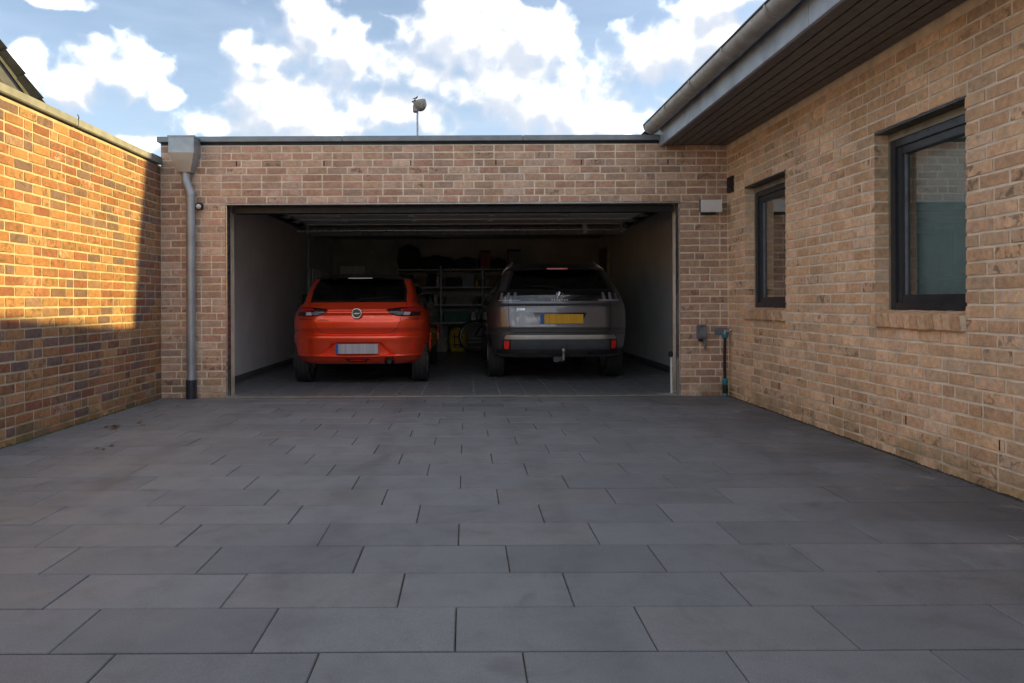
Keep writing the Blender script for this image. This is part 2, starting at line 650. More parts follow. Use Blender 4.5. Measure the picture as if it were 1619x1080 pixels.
M = {}
M['buff'] = brick_mat('buff_brick', [(0.578, 0.374, 0.252), (0.531, 0.338, 0.226), (0.589, 0.392, 0.287), (0.508, 0.302, 0.212),
                                     (0.543, 0.374, 0.280), (0.485, 0.327, 0.246), (0.624, 0.415, 0.294), (0.554, 0.327, 0.232)],
                      white=0.22, smudge=0.16)
M['tan'] = brick_mat('tan_brick', [(0.767, 0.495, 0.292), (0.723, 0.457, 0.264), (0.797, 0.510, 0.317), (0.693, 0.433, 0.264),
                                   (0.753, 0.510, 0.326), (0.679, 0.463, 0.299), (0.826, 0.549, 0.344)], white=0.25, smudge=0.18)
M['mixed'] = brick_mat('mixed_brown_brick', [(0.368, 0.189, 0.095), (0.324, 0.153, 0.086), (0.395, 0.215, 0.108), (0.236, 0.144, 0.120),
                                             (0.302, 0.128, 0.082), (0.379, 0.184, 0.088), (0.274, 0.158, 0.111), (0.351, 0.168, 0.095),
                                             (0.406, 0.230, 0.126), (0.203, 0.128, 0.120), (0.329, 0.138, 0.077), (0.383, 0.204, 0.101)],
                       white=0.05, smudge=0.55, moss=0.6)
M['mortar'] = mortar_mat('cream_mortar', (0.80, 0.68, 0.53))
M['mortar_l'] = mortar_mat('pale_mortar', (0.50, 0.42, 0.31))
M['slab'] = slab_mat()
M['joint'] = plain('joint_sand', (0.055, 0.052, 0.042), 0.95, var=0.4, scale=12, bump=0.6)
M['ground'] = plain('street_paving', (0.22, 0.21, 0.20), 0.9, var=0.25, scale=3.0, bump=0.4)
M['gravel'] = plain('edge_dirt', (0.05, 0.042, 0.033), 0.95, var=0.5, scale=25, bump=1.0, bscale=60)
M['coping_c'] = plain('concrete_coping', (0.27, 0.27, 0.27), 0.85, var=0.16, scale=6, bump=0.35)
M['zinc'] = plain('zinc_sheet', (0.36, 0.39, 0.42), 0.45, 0.55, var=0.10, scale=6)
M['zinc_d'] = plain('weathered_zinc', (0.36, 0.35, 0.33), 0.5, 0.25, var=0.14, scale=8)
M['alu_cop'] = plain('grey_coping', (0.21, 0.235, 0.255), 0.42, 0.3, var=0.08)
M['fascia'] = plain('slate_blue_fascia', (0.33, 0.38, 0.44), 0.5, 0.1, var=0.18, scale=3.5)
M['soffit'] = plain('brown_soffit_board', (0.125, 0.116, 0.114), 0.55, var=0.12, scale=14)
M['anthra'] = plain('anthracite_frame', (0.026, 0.030, 0.036), 0.38, var=0.08)
M['black'] = plain('black_plastic', (0.012, 0.012, 0.013), 0.5, var=0.15)
M['rubber'] = plain('tyre_rubber', (0.022, 0.022, 0.023), 0.75, var=0.2, bump=0.2)
M['wall_w'] = plain('white_plaster', (0.86, 0.86, 0.85), 0.9, var=0.04, scale=2.0, bump=0.15)
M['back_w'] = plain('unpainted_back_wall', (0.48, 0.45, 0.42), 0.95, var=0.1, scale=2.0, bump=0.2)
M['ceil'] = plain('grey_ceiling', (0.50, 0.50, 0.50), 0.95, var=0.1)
M['tile'] = plain('dark_floor_tile', (0.16, 0.172, 0.19), 0.34, var=0.03, scale=2)
M['grout'] = plain('grey_grout', (0.45, 0.45, 0.45), 0.9, var=0.1)
M['thresh'] = plain('threshold_strip', (0.30, 0.28, 0.22), 0.6, 0.3, var=0.15)
M['alu'] = plain('aluminium', (0.62, 0.62, 0.62), 0.32, 0.9, var=0.06)
M['steel'] = plain('galvanised_steel', (0.42, 0.43, 0.44), 0.45, 0.8, var=0.12, scale=20)
M['door_in'] = plain('door_panel_inside', (0.68, 0.69, 0.68), 0.6, var=0.05)
M['white'] = plain('white_plastic', (0.72, 0.71, 0.69), 0.45, var=0.03)
M['glass'] = glass_mat('window_glass', (0.80, 0.86, 0.84), 4.0)
M['car_glass'] = glass_mat('car_glass', (0.30, 0.36, 0.34), 1.2)
M['room'] = plain('room_plaster', (0.36, 0.38, 0.38), 0.9, var=0.05)
M['red'] = paint_mat('orange_red_paint', (0.97, 0.070, 0.014), 0.55, 0.30)
M['grey'] = paint_mat('metallic_grey_paint', (0.15, 0.145, 0.15), 0.75, 0.34, 0.15)
M['gloss'] = paint_mat('black_gloss', (0.008, 0.008, 0.009), 0.0, 0.2)
M['chrome'] = plain('chrome', (0.78, 0.77, 0.75), 0.14, 1.0, var=0.02)
M['satin'] = plain('satin_chrome', (0.62, 0.60, 0.56), 0.42, 0.95, var=0.04)
M['lens_r'] = plain('red_lens', (0.42, 0.010, 0.012), 0.12, var=0.05, Coat_Weight=1.0)
M['lens_bright'] = plain('red_reflector', (0.80, 0.02, 0.015), 0.2, var=0.05, Coat_Weight=1.0)
M['lens_w'] = plain('clear_lens', (0.50, 0.50, 0.52), 0.12, var=0.1, Coat_Weight=1.0)
M['lens_d'] = plain('smoked_lens', (0.03, 0.006, 0.008), 0.1, var=0.1, Coat_Weight=1.0)
M['plast'] = plain('grey_bumper_plastic', (0.055, 0.062, 0.075), 0.45, var=0.08)
M['plate_w'] = plate_mat('white_number_plate', (0.50, 0.50, 0.54), (0.36, 0.37, 0.42))
M['plate_y'] = plate_mat('yellow_number_plate', (0.72, 0.40, 0.01), (0.60, 0.31, 0.01))
M['eu'] = plain('plate_blue', (0.02, 0.10, 0.42), 0.4, var=0.05)
M['seat'] = plain('seat_cloth', (0.02, 0.02, 0.022), 0.9, var=0.1)
M['roof'] = plain('dark_roof_tile', (0.016, 0.017, 0.021), 0.9, var=0.2, scale=5, bump=0.3, Specular_IOR_Level=0.1)
M['render_g'] = plain('grey_gable_cladding', (0.11, 0.108, 0.112), 0.9, var=0.08, scale=3, bump=0.2)
M['barge'] = plain('grey_barge_board', (0.13, 0.13, 0.135), 0.9, var=0.06, Specular_IOR_Level=0.1)
M['teal'] = plain('teal_plastic', (0.02, 0.22, 0.26), 0.4, var=0.1)
M['box_grey'] = plain('grey_plastic_box', (0.16, 0.17, 0.19), 0.5, var=0.15)
M['leaf'] = plain('dry_leaf', (0.11, 0.058, 0.03), 0.8, var=0.4, scale=60)
M['wood_door'] = plain('brown_door', (0.30, 0.20, 0.12), 0.6, var=0.12)
M['blind'] = plain('grey_blind', (0.30, 0.38, 0.39), 0.8, var=0.05)
M['grit'] = plain('grit', (0.16, 0.145, 0.125), 0.95, var=0.4, scale=80)
M['moss'] = plain('moss', (0.055, 0.070, 0.022), 0.95, var=0.4, scale=40)
M['rack'] = plain('rack_steel', (0.20, 0.20, 0.205), 0.5, 0.6, var=0.15, scale=20)
M['station'] = plain('weathered_plastic', (0.38, 0.34, 0.29), 0.7, var=0.2, scale=30)
M['tin'] = plain('dark_tin', (0.07, 0.065, 0.065), 0.45, 0.3, var=0.3, scale=15)

# ------------------------------------------------------------------ measured plan (metres)
D = 7.64                     # distance of the garage front from the camera
XL, XR = -3.34, 2.856        # garden wall face, house wall face
OPL, OPR, OPT = -2.635, 2.335, 2.118   # garage opening
COURSE, Z0 = 0.0795, -0.0285


def project(p):
    y = max(p[1], 0.05)
    return 738 + F_PX * p[0] / y, 478 - F_PX * (p[2] - CAM_H) / y


def shown(corners):
    """apparent size in the photograph, 0 when out of view"""
    if min(c[1] for c in corners) < 0.4:
        return 0.0
    q = [project(c) for c in corners]
    xs, ys = [a for a, b in q], [b for a, b in q]
    w = min(max(xs), 1619) - max(min(xs), 0)
    h = min(max(ys), 1080) - max(min(ys), 0)
    return w * h if w > 0 and h > 0 else 0.0

# ------------------------------------------------------------------ ground and paving
g = MB()
g.v = [(-2500, -2500, -0.06), (2500, -2500, -0.06), (2500, 2500, -0.06), (-2500, 2500, -0.06)]
g.f = [(0, 1, 2, 3)]
tag(g.build('ground', M['ground']), kind='structure')

paving = MB().box(XL - 0.1, XR + 0.05, -9, D + 0.05, -0.055, -0.011).build('driveway', M['joint'])
tag(paving, kind='structure')


def slab_mesh(L, Wd, seed):
    rr = random.Random(seed)
    e, b = 0.0, 0.0032
    def rect(i, z):
        return [(-L / 2 + i, -Wd / 2 + i, z), (L / 2 - i, -Wd / 2 + i, z), (L / 2 - i, Wd / 2 - i, z), (-L / 2 + i, Wd / 2 - i, z)]
    vs = rect(0, -0.045) + rect(0, -0.0032) + rect(b, 0.0)
    vs = [(x + rr.uniform(-.0006, .0006), y + rr.uniform(-.0006, .0006), z) for x, y, z in vs]
    fs = [(8, 9, 10, 11)]
    for k in range(4):
        j = (k + 1) % 4
        fs += [(k, j, 4 + j, 4 + k), (4 + k, 4 + j, 8 + j, 8 + k)]
    m = MB()
    m.add(vs, fs)
    return m


slab_vars = [slab_mesh(0.5955, 0.2955, s) for s in range(6)]
slab_meshes = [m.mesh('slab', M['slab']) for m in slab_vars]
slabs = []
for k in range(-36, 19):
    y0 = 2.063 + 0.3 * k
    y1 = min(y0 + 0.3, D - 0.012)
    if y1 - y0 < 0.05:
        continue
    ox = (-0.04 - 0.2 * k) % 0.6
    x = -4.2 + ox
    while x < XR:
        a, b = max(x, XL + 0.018), min(x + 0.6, XR - 0.03)
        if b - a > 0.04:
            slabs.append(((a + b) / 2, (y0 + y1) / 2, (b - a - 0.0040) / 0.5955, (y1 - y0 - 0.0068) / 0.2955))
        x += 0.6
rs = random.Random(3)
recs = []
for (cx, cy, sx, sy) in slabs:
    hx, hy = sx * 0.298, sy * 0.148
    a = shown([(cx - hx, cy - hy, 0), (cx + hx, cy - hy, 0), (cx + hx, cy + hy, 0), (cx - hx, cy + hy, 0)])
    recs.append((a, cx, cy, sx, sy, rs.uniform(-0.0016, 0.0016), rs.uniform(-0.0025, 0.0025), rs.uniform(-0.002, 0.002), rs.randrange(6)))
recs.sort(reverse=True)
rest = MB()
for i, (a, cx, cy, sx, sy, dz, tx, ty, var) in enumerate(recs):
    mw = Matrix.Translation((cx, cy, dz)) @ Matrix.Rotation(tx, 4, 'X') @ Matrix.Rotation(ty * 0.5, 4, 'Y') @ Matrix.Diagonal((sx, sy, 1, 1))
    if i < 300 and a > 0:
        o = bpy.data.objects.new('slab', slab_meshes[var])
        link(o, paving)
        o.matrix_world = mw
    else:
        rest.add([mw @ Vector(p) for p in slab_vars[var].v], slab_vars[var].f)
tag(rest.build('slab_field', M['slab'], paving), kind='stuff')

# ------------------------------------------------------------------ bricks
BH, BD = COURSE - 0.0145, 0.10


def brick_shape(L, seed):
    rr = random.Random(seed)
    nx = 5 if L > 0.15 else 3
    vs, idx = [], {}
    for j in range(3):
        for i in range(nx + 1):
            x = -L / 2 + L * i / nx
            z = -BH / 2 + BH * j / 2
            y = rr.uniform(-0.0016, 0.0010)
            if i in (0, nx):
                x += rr.uniform(-0.0025, 0.0015) * (1 if i else -1)
                y += 0.0012
            if j in (0, 2):
                z += rr.uniform(-0.0030, 0.0012) * (1 if j else -1)
                y += 0.0012
            idx[i, j] = len(vs)
            vs.append((x, y, z))
    b = len(vs)
    for (x, z) in ((-L / 2, -BH / 2), (L / 2, -BH / 2), (L / 2, BH / 2), (-L / 2, BH / 2)):
        vs.append((x, BD, z))
    fs = [(idx[i, j], idx[i + 1, j], idx[i + 1, j + 1], idx[i, j + 1]) for j in range(2) for i in range(nx)]
    fs.append(tuple([idx[i, 0] for i in range(nx, -1, -1)] + [b, b + 1]))
    fs.append(tuple([idx[i, 2] for i in range(nx + 1)] + [b + 2, b + 3]))
    fs.append((idx[0, 0], idx[0, 1], idx[0, 2], b + 3, b))
    fs.append((idx[nx, 2], idx[nx, 1], idx[nx, 0], b + 1, b + 2))
    m = MB()
    m.add(vs, fs)
    return m


SHAPES = {'s': [brick_shape(0.207, 100 + i) for i in range(12)], 'h': [brick_shape(0.097, 300 + i) for i in range(6)]}
NOM = {'s': 0.207, 'h': 0.097}


def lay_bricks(a, b, ztop, openings, seed):
    """wild bond: (s centre, z centre, length) for every brick between a and b"""
    rr = random.Random(seed)
    res = []
    k = 0
    while Z0 + (k + 1) * COURSE <= ztop + 0.004:
        zc = Z0 + (k + 0.5) * COURSE
        segs = [(a, b)]
        for (o0, o1, oz0, oz1) in openings:
            if oz0 < zc < oz1:
                ns = []
                for (p, q) in segs:
                    if o1 <= p or o0 >= q:
                        ns.append((p, q))
                    else:
                        if o0 - p > 0.03: ns.append((p, o0))
                        if q - o1 > 0.03: ns.append((o1, q))
                segs = ns
        for (p, q) in segs:
            s = p + (0.0 if p > a + 1e-6 or True else 0)
            first = True
            while s < q - 0.02:
                if first:
                    L = (0.207, 0.097, 0.207, 0.152)[k % 4] if rr.random() < 0.75 else 0.207
                    first = False
                else:
                    L = 0.097 if rr.random() < 0.13 else 0.207
                left = q - s
                if left - L < 0.05:
                    L = left
                    if L > 0.26:
                        L = left * 0.5 - 0.007
                if L > 0.03:
                    res.append((s + L / 2, zc, L))
                s += L + 0.014
        k += 1
    return res


def brick_wall(parent, mat, O, rz, a, b, ztop, openings, seed, keep=300):
    mats = {v: m.mesh('brick', mat, 50) for t in SHAPES for v, m in enumerate([])}
    meshes = {t: [m.mesh('brick', mat, 50) for m in SHAPES[t]] for t in SHAPES}
    Rm = Matrix.Translation(O) @ Matrix.Rotation(rz, 4, 'Z')
    rr = random.Random(seed + 1)
    rec = []
    for (s, z, L) in lay_bricks(a, b, ztop, openings, seed):
        t = 's' if L > 0.14 else 'h'
        cs = [Rm @ Vector((s + i * L / 2, 0, z + j * BH / 2)) for i in (-1, 1) for j in (-1, 1)]
        mw = Rm @ Matrix.Translation((s, rr.uniform(-0.0018, 0.0008), z + rr.uniform(-0.0012, 0.0012))) @ \
            Matrix.Rotation(rr.uniform(-0.006, 0.006), 4, 'Y') @ Matrix.Rotation(rr.uniform(-0.004, 0.004), 4, 'Z') @ \
            Matrix.Diagonal((L / NOM[t], 1, 1, 1))
        rec.append((shown(cs), t, rr.randrange(len(SHAPES[t])), mw))
    rec.sort(key=lambda r: -r[0])
    rest = MB()
    inv = parent.matrix_world.inverted()
    for i, (area, t, v, mw) in enumerate(rec):
        if i < keep and area > 30:
            o = bpy.data.objects.new('brick', meshes[t][v])
            link(o, parent)
            o.matrix_world = mw
        else:
            rest.add([mw @ Vector(p) for p in SHAPES[t][v].v], SHAPES[t][v].f)
    o = rest.build('brickwork', mat, parent, 50)
    tag(o, kind='stuff')
    return rec


def slab_with_holes(mb, axis, c0, c1, a, b, z0, z1, holes):
    """box wall (thickness c0..c1 across, a..b along) split round its openings"""
    cuts = sorted({a, b, *[h[0] for h in holes], *[h[1] for h in holes]})
    for p, q in zip(cuts, cuts[1:]):
        zs = [(z0, z1)]
        for (h0, h1, hz0, hz1) in holes:
            if h0 < (p + q) / 2 < h1:
                zs = [s for s in ((z0, hz0), (hz1, z1)) if s[1] - s[0] > 0.001]
        for (u, v) in zs:
            if axis == 'X':
                mb.box(p, q, c0, c1, u, v)
            else:
                mb.box(c0, c1, p, q, u, v)
    return mb


REC = 0.0048   # how far the joints lie behind the brick faces

# ------------------------------------------------------------------ garage
garage = empty('garage')
tag(garage, 'flat roofed buff brick double garage standing open with two cars inside', 'garage')
front = MB()
slab_with_holes(front, 'X', D + REC, D + 0.30, XL + 0.002, XR + 0.05, -0.05, 2.757, [(OPL - REC, OPR + REC, -0.06, OPT + REC)])
front.build('front_wall', M['mortar'], garage)
MB().box(XL - 0.12, XL + 0.001, D + 0.012, D + 0.28, -0.05, 2.53).build('wall_joint', M['mortar'], garage)
brick_wall(garage, M['buff'], (0, D, 0), 0.0, XL + 0.004, XR - 0.004, 2.76, [(OPL, OPR, -1, OPT - 0.02)], 11)
# open head joints above the lintel
for x in (-2.51, -1.553, -0.605, 0.325, 1.26, 2.205):
    MB().box(x - 0.006, x + 0.006, D - 0.003, D + 0.02, OPT + 5 * COURSE + 0.012, OPT + 6 * COURSE - 0.010).build('weep_slot', M['black'], garage)
# lintel angle, opening trims
MB().box(OPL - 0.05, OPR + 0.05, D - 0.004, D + 0.10, OPT - 0.012, OPT - 0.0005).build('lintel_angle', M['steel'], garage)
for x, s in ((OPL, 1), (OPR, -1)):
    MB().box(x + s * 0.001, x + s * 0.013, D + 0.012, D + 0.10, 0, OPT - 0.014).build('opening_trim', M['alu'], garage)
    MB().box(x + s * 0.001, x + s * 0.012, D + 0.104, D + 0.125, 0, OPT - 0.014).build('rubber_seal', M['black'], garage)
MB().box(OPL + 0.03, OPR - 0.03, D + 0.16, D + 0.30, 2.035, OPT - 0.014).build('lintel_seal', M['black'], garage)
# coping in pieces
xs = [XL - 0.03, -1.35, 0.62, 2.112]
for a, b in zip(xs, xs[1:]):
    MB().box(a + 0.002, b - 0.002, D - 0.035, D + 0.34, 2.790, 2.848, 0.004).build('coping', M['alu_cop'], garage)
MB().box(XL, 2.1, D + 0.008, D + 0.28, 2.757, 2.791).build('coping_shade_strip', M['black'], garage)  # black strip painted in as the shadow gap under the coping
# shell
GB = 15.7
IL, IR, CE = -3.02, 2.97, 2.45
MB().box(XL, IL, D + 0.302, GB + 0.3, -0.05, 2.757).build('side_wall', M['wall_w'], garage)
MB().box(IR, IR + 0.2, D + 0.302, GB + 0.3, -0.05, 2.757).build('side_wall', M['wall_w'], garage)
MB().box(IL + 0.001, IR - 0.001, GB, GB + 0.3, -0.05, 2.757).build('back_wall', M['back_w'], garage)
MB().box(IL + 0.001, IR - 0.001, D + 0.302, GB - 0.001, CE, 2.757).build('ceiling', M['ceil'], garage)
MB().box(XL + 0.01, IR + 0.19, D + 0.29, GB + 0.3, 2.758, 2.79).build('roof', M['black'], garage)
MB().box(IL + 0.001, IR - 0.001, 13.2, 13.45, 2.30, CE - 0.002).build('ceiling_beam', M['ceil'], garage)
for x, s in ((IL, 1), (IR, -1)):
    MB().box(x + s * 0.001, x + s * 0.014, D + 0.305, GB - 0.01, 0.004, 0.085, 0.003).build('skirting', M['tile'], garage)
MB().box(OPL + 0.002, OPR - 0.002, D - 0.008, D + 0.075, -0.03, 0.006, 0.002).build('threshold', M['thresh'], garage)
gfloor = MB().box(IL + 0.002, IR - 0.002, D + 0.076, GB - 0.002, -0.05, -0.001).build('garage_floor', M['grout'], garage)
MB().box(2.114, XR + 0.25, D - 0.006, D + 0.25, 2.758, 2.935).build('eaves_closure', M['alu_cop'], garage)
tw, tl = 0.2935, 0.60
tm = MB().box(-tw / 2 + 0.003, tw / 2 - 0.003, -tl / 2 + 0.003, tl / 2 - 0.003, -0.008, 0.0012).mesh('tile', M['tile'])
tmb = MB().box(-tw / 2 + 0.003, tw / 2 - 0.003, -tl / 2 + 0.003, tl / 2 - 0.003, -0.008, 0.0012)
tr = []
y = 7.83 - 0.05
first_len = 7.83 - (D + 0.08)
for j in range(14):
    y0 = 7.83 + (j - 0) * tl
    for i in range(-11, 11):
        x0 = 0.077 + i * tw
        if x0 < IL + 0.0 or x0 + tw > IR:
            continue
        cs = [(x0, y0, 0), (x0 + tw, y0, 0), (x0 + tw, y0 + tl, 0), (x0, y0 + tl, 0)]
        if y0 + tl < GB:
            tr.append((shown(cs), x0 + tw / 2, y0 + tl / 2))
tr.sort(reverse=True)
restt = MB()
for i, (a, x, y) in enumerate(tr):
    if i < 290:
        o = bpy.data.objects.new('tile', tm)
        o.location = (x, y, 0)
        link(o, gfloor)
    else:
        restt.add([(p[0] + x, p[1] + y, p[2]) for p in tmb.v], tmb.f)
if restt.v:
    tag(restt.build('tile_field', M['tile'], gfloor), kind='stuff')
nL = min(x for a, x, y in tr) - tw / 2
nR = max(x for a, x, y in tr) + tw / 2
for j in range(13):            # cut tiles along the side walls
    for xa, xb in ((IL + 0.018, nL - 0.003), (nR + 0.003, IR - 0.018)):
        if xb - xa > 0.01:
            MB().box(xa, xb, 7.83 + j * tl + 0.003, 7.83 + (j + 1) * tl - 0.003, -0.008, 0.0012).build('tile', M['tile'], gfloor)
for i in range(-11, 11):   # cut row of tiles at the threshold
    x0 = 0.077 + i * tw
    if x0 < OPL or x0 + tw > OPR: continue
    MB().box(x0 + 0.003, x0 + tw - 0.003, D + 0.08, 7.827, -0.008, 0.0012).build('tile', M['tile'], gfloor)

# sectional door parked under the ceiling
gdoor = empty('garage_door', (0, 0, 0), garage)
for i in range(4):
    y0 = 8.25 + i * 0.62
    m = MB().box(-2.42, 2.38, y0 + 0.004, y0 + 0.612, 2.235, 2.275, 0.004)
    m.box(-2.42, 2.38, y0 + 0.004, y0 + 0.030, 2.222, 2.236)
    m.box(-2.42, 2.38, y0 + 0.590, y0 + 0.612, 2.222, 2.236)
    m.build('panel', M['door_in'], gdoor)
for i in range(1, 4):
    for x in (-1.75, -0.75, 0.35, 1.35):
        m = MB().box(x - 0.03, x + 0.03, 8.25 + i * 0.62 - 0.04, 8.25 + i * 0.62 + 0.045, 2.212, 2.221)
        m.tube([(x - 0.04, 8.25 + i * 0.62, 2.206), (x + 0.04, 8.25 + i * 0.62, 2.206)], 0.008, 8)
        m.build('hinge', M['alu'], gdoor)
for s, x in ((-1, -2.52), (1, 2.46)):
    m = MB().box(x - 0.03, x + 0.03, 8.0, 10.8, 2.165, 2.172)
    m.box(x + s * 0.028, x + s * 0.034, 8.0, 10.8, 2.165, 2.235)
    m.box(x - 0.02 * s, x + s * 0.03, 8.0, 10.8, 2.228, 2.235)
    m.build('track', M['black'], gdoor)
    MB().box(x + s * 0.24, x + s * 0.26, 7.98, 8.03, 0.02, 2.10).build('track', M['black'], gdoor)
    for yy in (8.1, 8.9, 9.5, 10.1):
        MB().tube([(x - s * 0.10, yy, 2.20), (x + s * 0.02, yy, 2.20)], 0.016, 10).box(
            x - s * 0.12, x - s * 0.07, yy - 0.03, yy + 0.03, 2.18, 2.222).build('roller', M['steel'], gdoor)
    MB().box(x - s * 0.09, x - s * 0.06, 10.74, 10.78, 2.10, CE).build('hanger', M['alu'], gdoor)
MB().tube([(-2.62, 10.83, 2.15), (2.46, 10.83, 2.15)], 0.022, 10).build('cross_bar', M['alu'], gdoor, 40)
MB().box(1.80, 1.86, 10.79, 10.87, 2.09, CE).build('hanger', M['alu'], gdoor)
MB().box(-0.06, 0.0, 8.3, 12.6, 2.36, 2.40).build('opener_rail', M['steel'], gdoor)

# zinc hopper and downpipe on the garage front
dp = empty('downpipe', (-3.0, D, 0), garage)
hp = MB()
w0, w1 = 0.135, 0.072
xc = -3.035
def ring(hw, y0, y1, z):
    return [(xc - hw, y0, z), (xc + hw, y0, z), (xc + hw, y1, z), (xc - hw, y1, z)]
lv = ring(w0, D - 0.20, D - 0.004, 2.815) + ring(w0, D - 0.20, D - 0.004, 2.64) + ring(w1, D - 0.135, D - 0.01, 2.445)
hp.add(lv, [(0, 1, 5, 4), (1, 2, 6, 5), (2, 3, 7, 6), (3, 0, 4, 7), (4, 5, 9, 8), (5, 6, 10, 9), (6, 7, 11, 10), (7, 4, 8, 11), (8, 9, 10, 11)])
h = hp.build('hopper', M['zinc'], None)
h.parent = dp
h.matrix_parent_inverse = Matrix.Translation((3.0, -D, 0))
rim = MB().box(xc - w0 - 0.008, xc + w0 + 0.008, D - 0.208, D - 0.196, 2.806, 2.822)
rim.box(xc - w0 - 0.008, xc - w0 + 0.006, D - 0.195, D - 0.004, 2.806, 2.822)
rim.box(xc + w0 - 0.006, xc + w0 + 0.008, D - 0.195, D - 0.004, 2.806, 2.822)
def under(o, p):
    o.parent = p
    o.matrix_parent_inverse = Matrix.Translation(p.location).inverted()
    return o
under(rim.build('hopper_rim', M['zinc']), dp)
pts = [(xc + 0.0, D - 0.075, 2.47), (xc, D - 0.075, 2.38), (xc + 0.004, D - 0.075, 2.34), (xc + 0.045, D - 0.075, 2.24), (xc + 0.05, D - 0.075, 2.20), (xc + 0.05, D - 0.075, 0.19)]
under(MB().tube(pts, 0.048, 20).build('pipe', M['zinc'], None, 40), dp)
for z in (2.19, 0.47, 0.20):
    under(MB().tube([(xc + 0.05, D - 0.075, z), (xc + 0.05, D - 0.075, z + 0.03)], 0.0525, 20).build('collar', M['zinc'], None, 40), dp)
for z in (1.75, 0.62):
    m = MB().tube([(xc + 0.05, D - 0.075, z), (xc + 0.05, D - 0.075, z + 0.022)], 0.051, 20)
    m.box(xc + 0.035, xc + 0.065, D - 0.03, D + 0.01, z, z + 0.022)
    under(m.build('bracket', M['zinc'], None, 40), dp)
under(MB().tube([(xc + 0.05, D - 0.075, -0.03), (xc + 0.05, D - 0.075, 0.205)], 0.056, 20).build('ground_pipe', M['anthra'], None, 40), dp)

# ------------------------------------------------------------------ garden wall
gwall = empty('garden_wall')
tag(gwall, 'mixed brown brick garden wall with concrete coping, its upper part sunlit', 'wall')
MB().box(XL - 0.24, XL - REC, -2.5, D + 0.02, -0.06, 2.535).build('wall_core', M['mortar_l'], gwall)
brick_wall(gwall, M['mixed'], (XL, 0, 0), R(90), -2.45, D - 0.008, 2.535, [], 29)
ys = [-2.5, -0.04, 1.46, 2.96, 4.46, 5.96, 7.36]
for a, b in zip(ys, ys[1:]):
    MB().box(XL - 0.28, XL + 0.035, a + 0.002, b - 0.002, 2.545, 2.612, 0.006).build('coping', M['coping_c'], gwall)
MB().box(XL - 0.26, XL + 0.04, 7.364, D - 0.04, 2.538, 2.618, 0.004).build('metal_flashing', M['alu_cop'], gwall)
MB().tube([(XL + 0.03, 5.965, 2.60), (XL + 0.035, 5.97, 2.625), (XL + 0.02, 5.975, 2.65)], 0.004, 6).build('coping_clip', M['black'], gwall)

# ------------------------------------------------------------------ house
house = empty('house')
tag(house, 'tan brick house with overhanging boarded eaves and two dark framed windows', 'house')
HY0 = -2.0
WT, WB = Z0 + 28 * COURSE, Z0 + 11 * COURSE      # window opening top, bottom of the brick sill
WINS = [(4.0, 4.893), (6.262, 7.175)]
hw = MB()
slab_with_holes(hw, 'Y', XR + REC, XR + 0.30, HY0, D + 0.004, -0.05, 2.80,
                [(a - REC, b + REC, WB + 0.06, WT + REC) for a, b in WINS])
hw.build('side_wall', M['mortar'], house)
brick_wall(house, M['tan'], (XR, 0, 0), R(-90), -(D - 0.012), -HY0 - 0.05, 2.74,
           [(-b, -a, WB + 0.02, WT - 0.02) for a, b in WINS], 47)
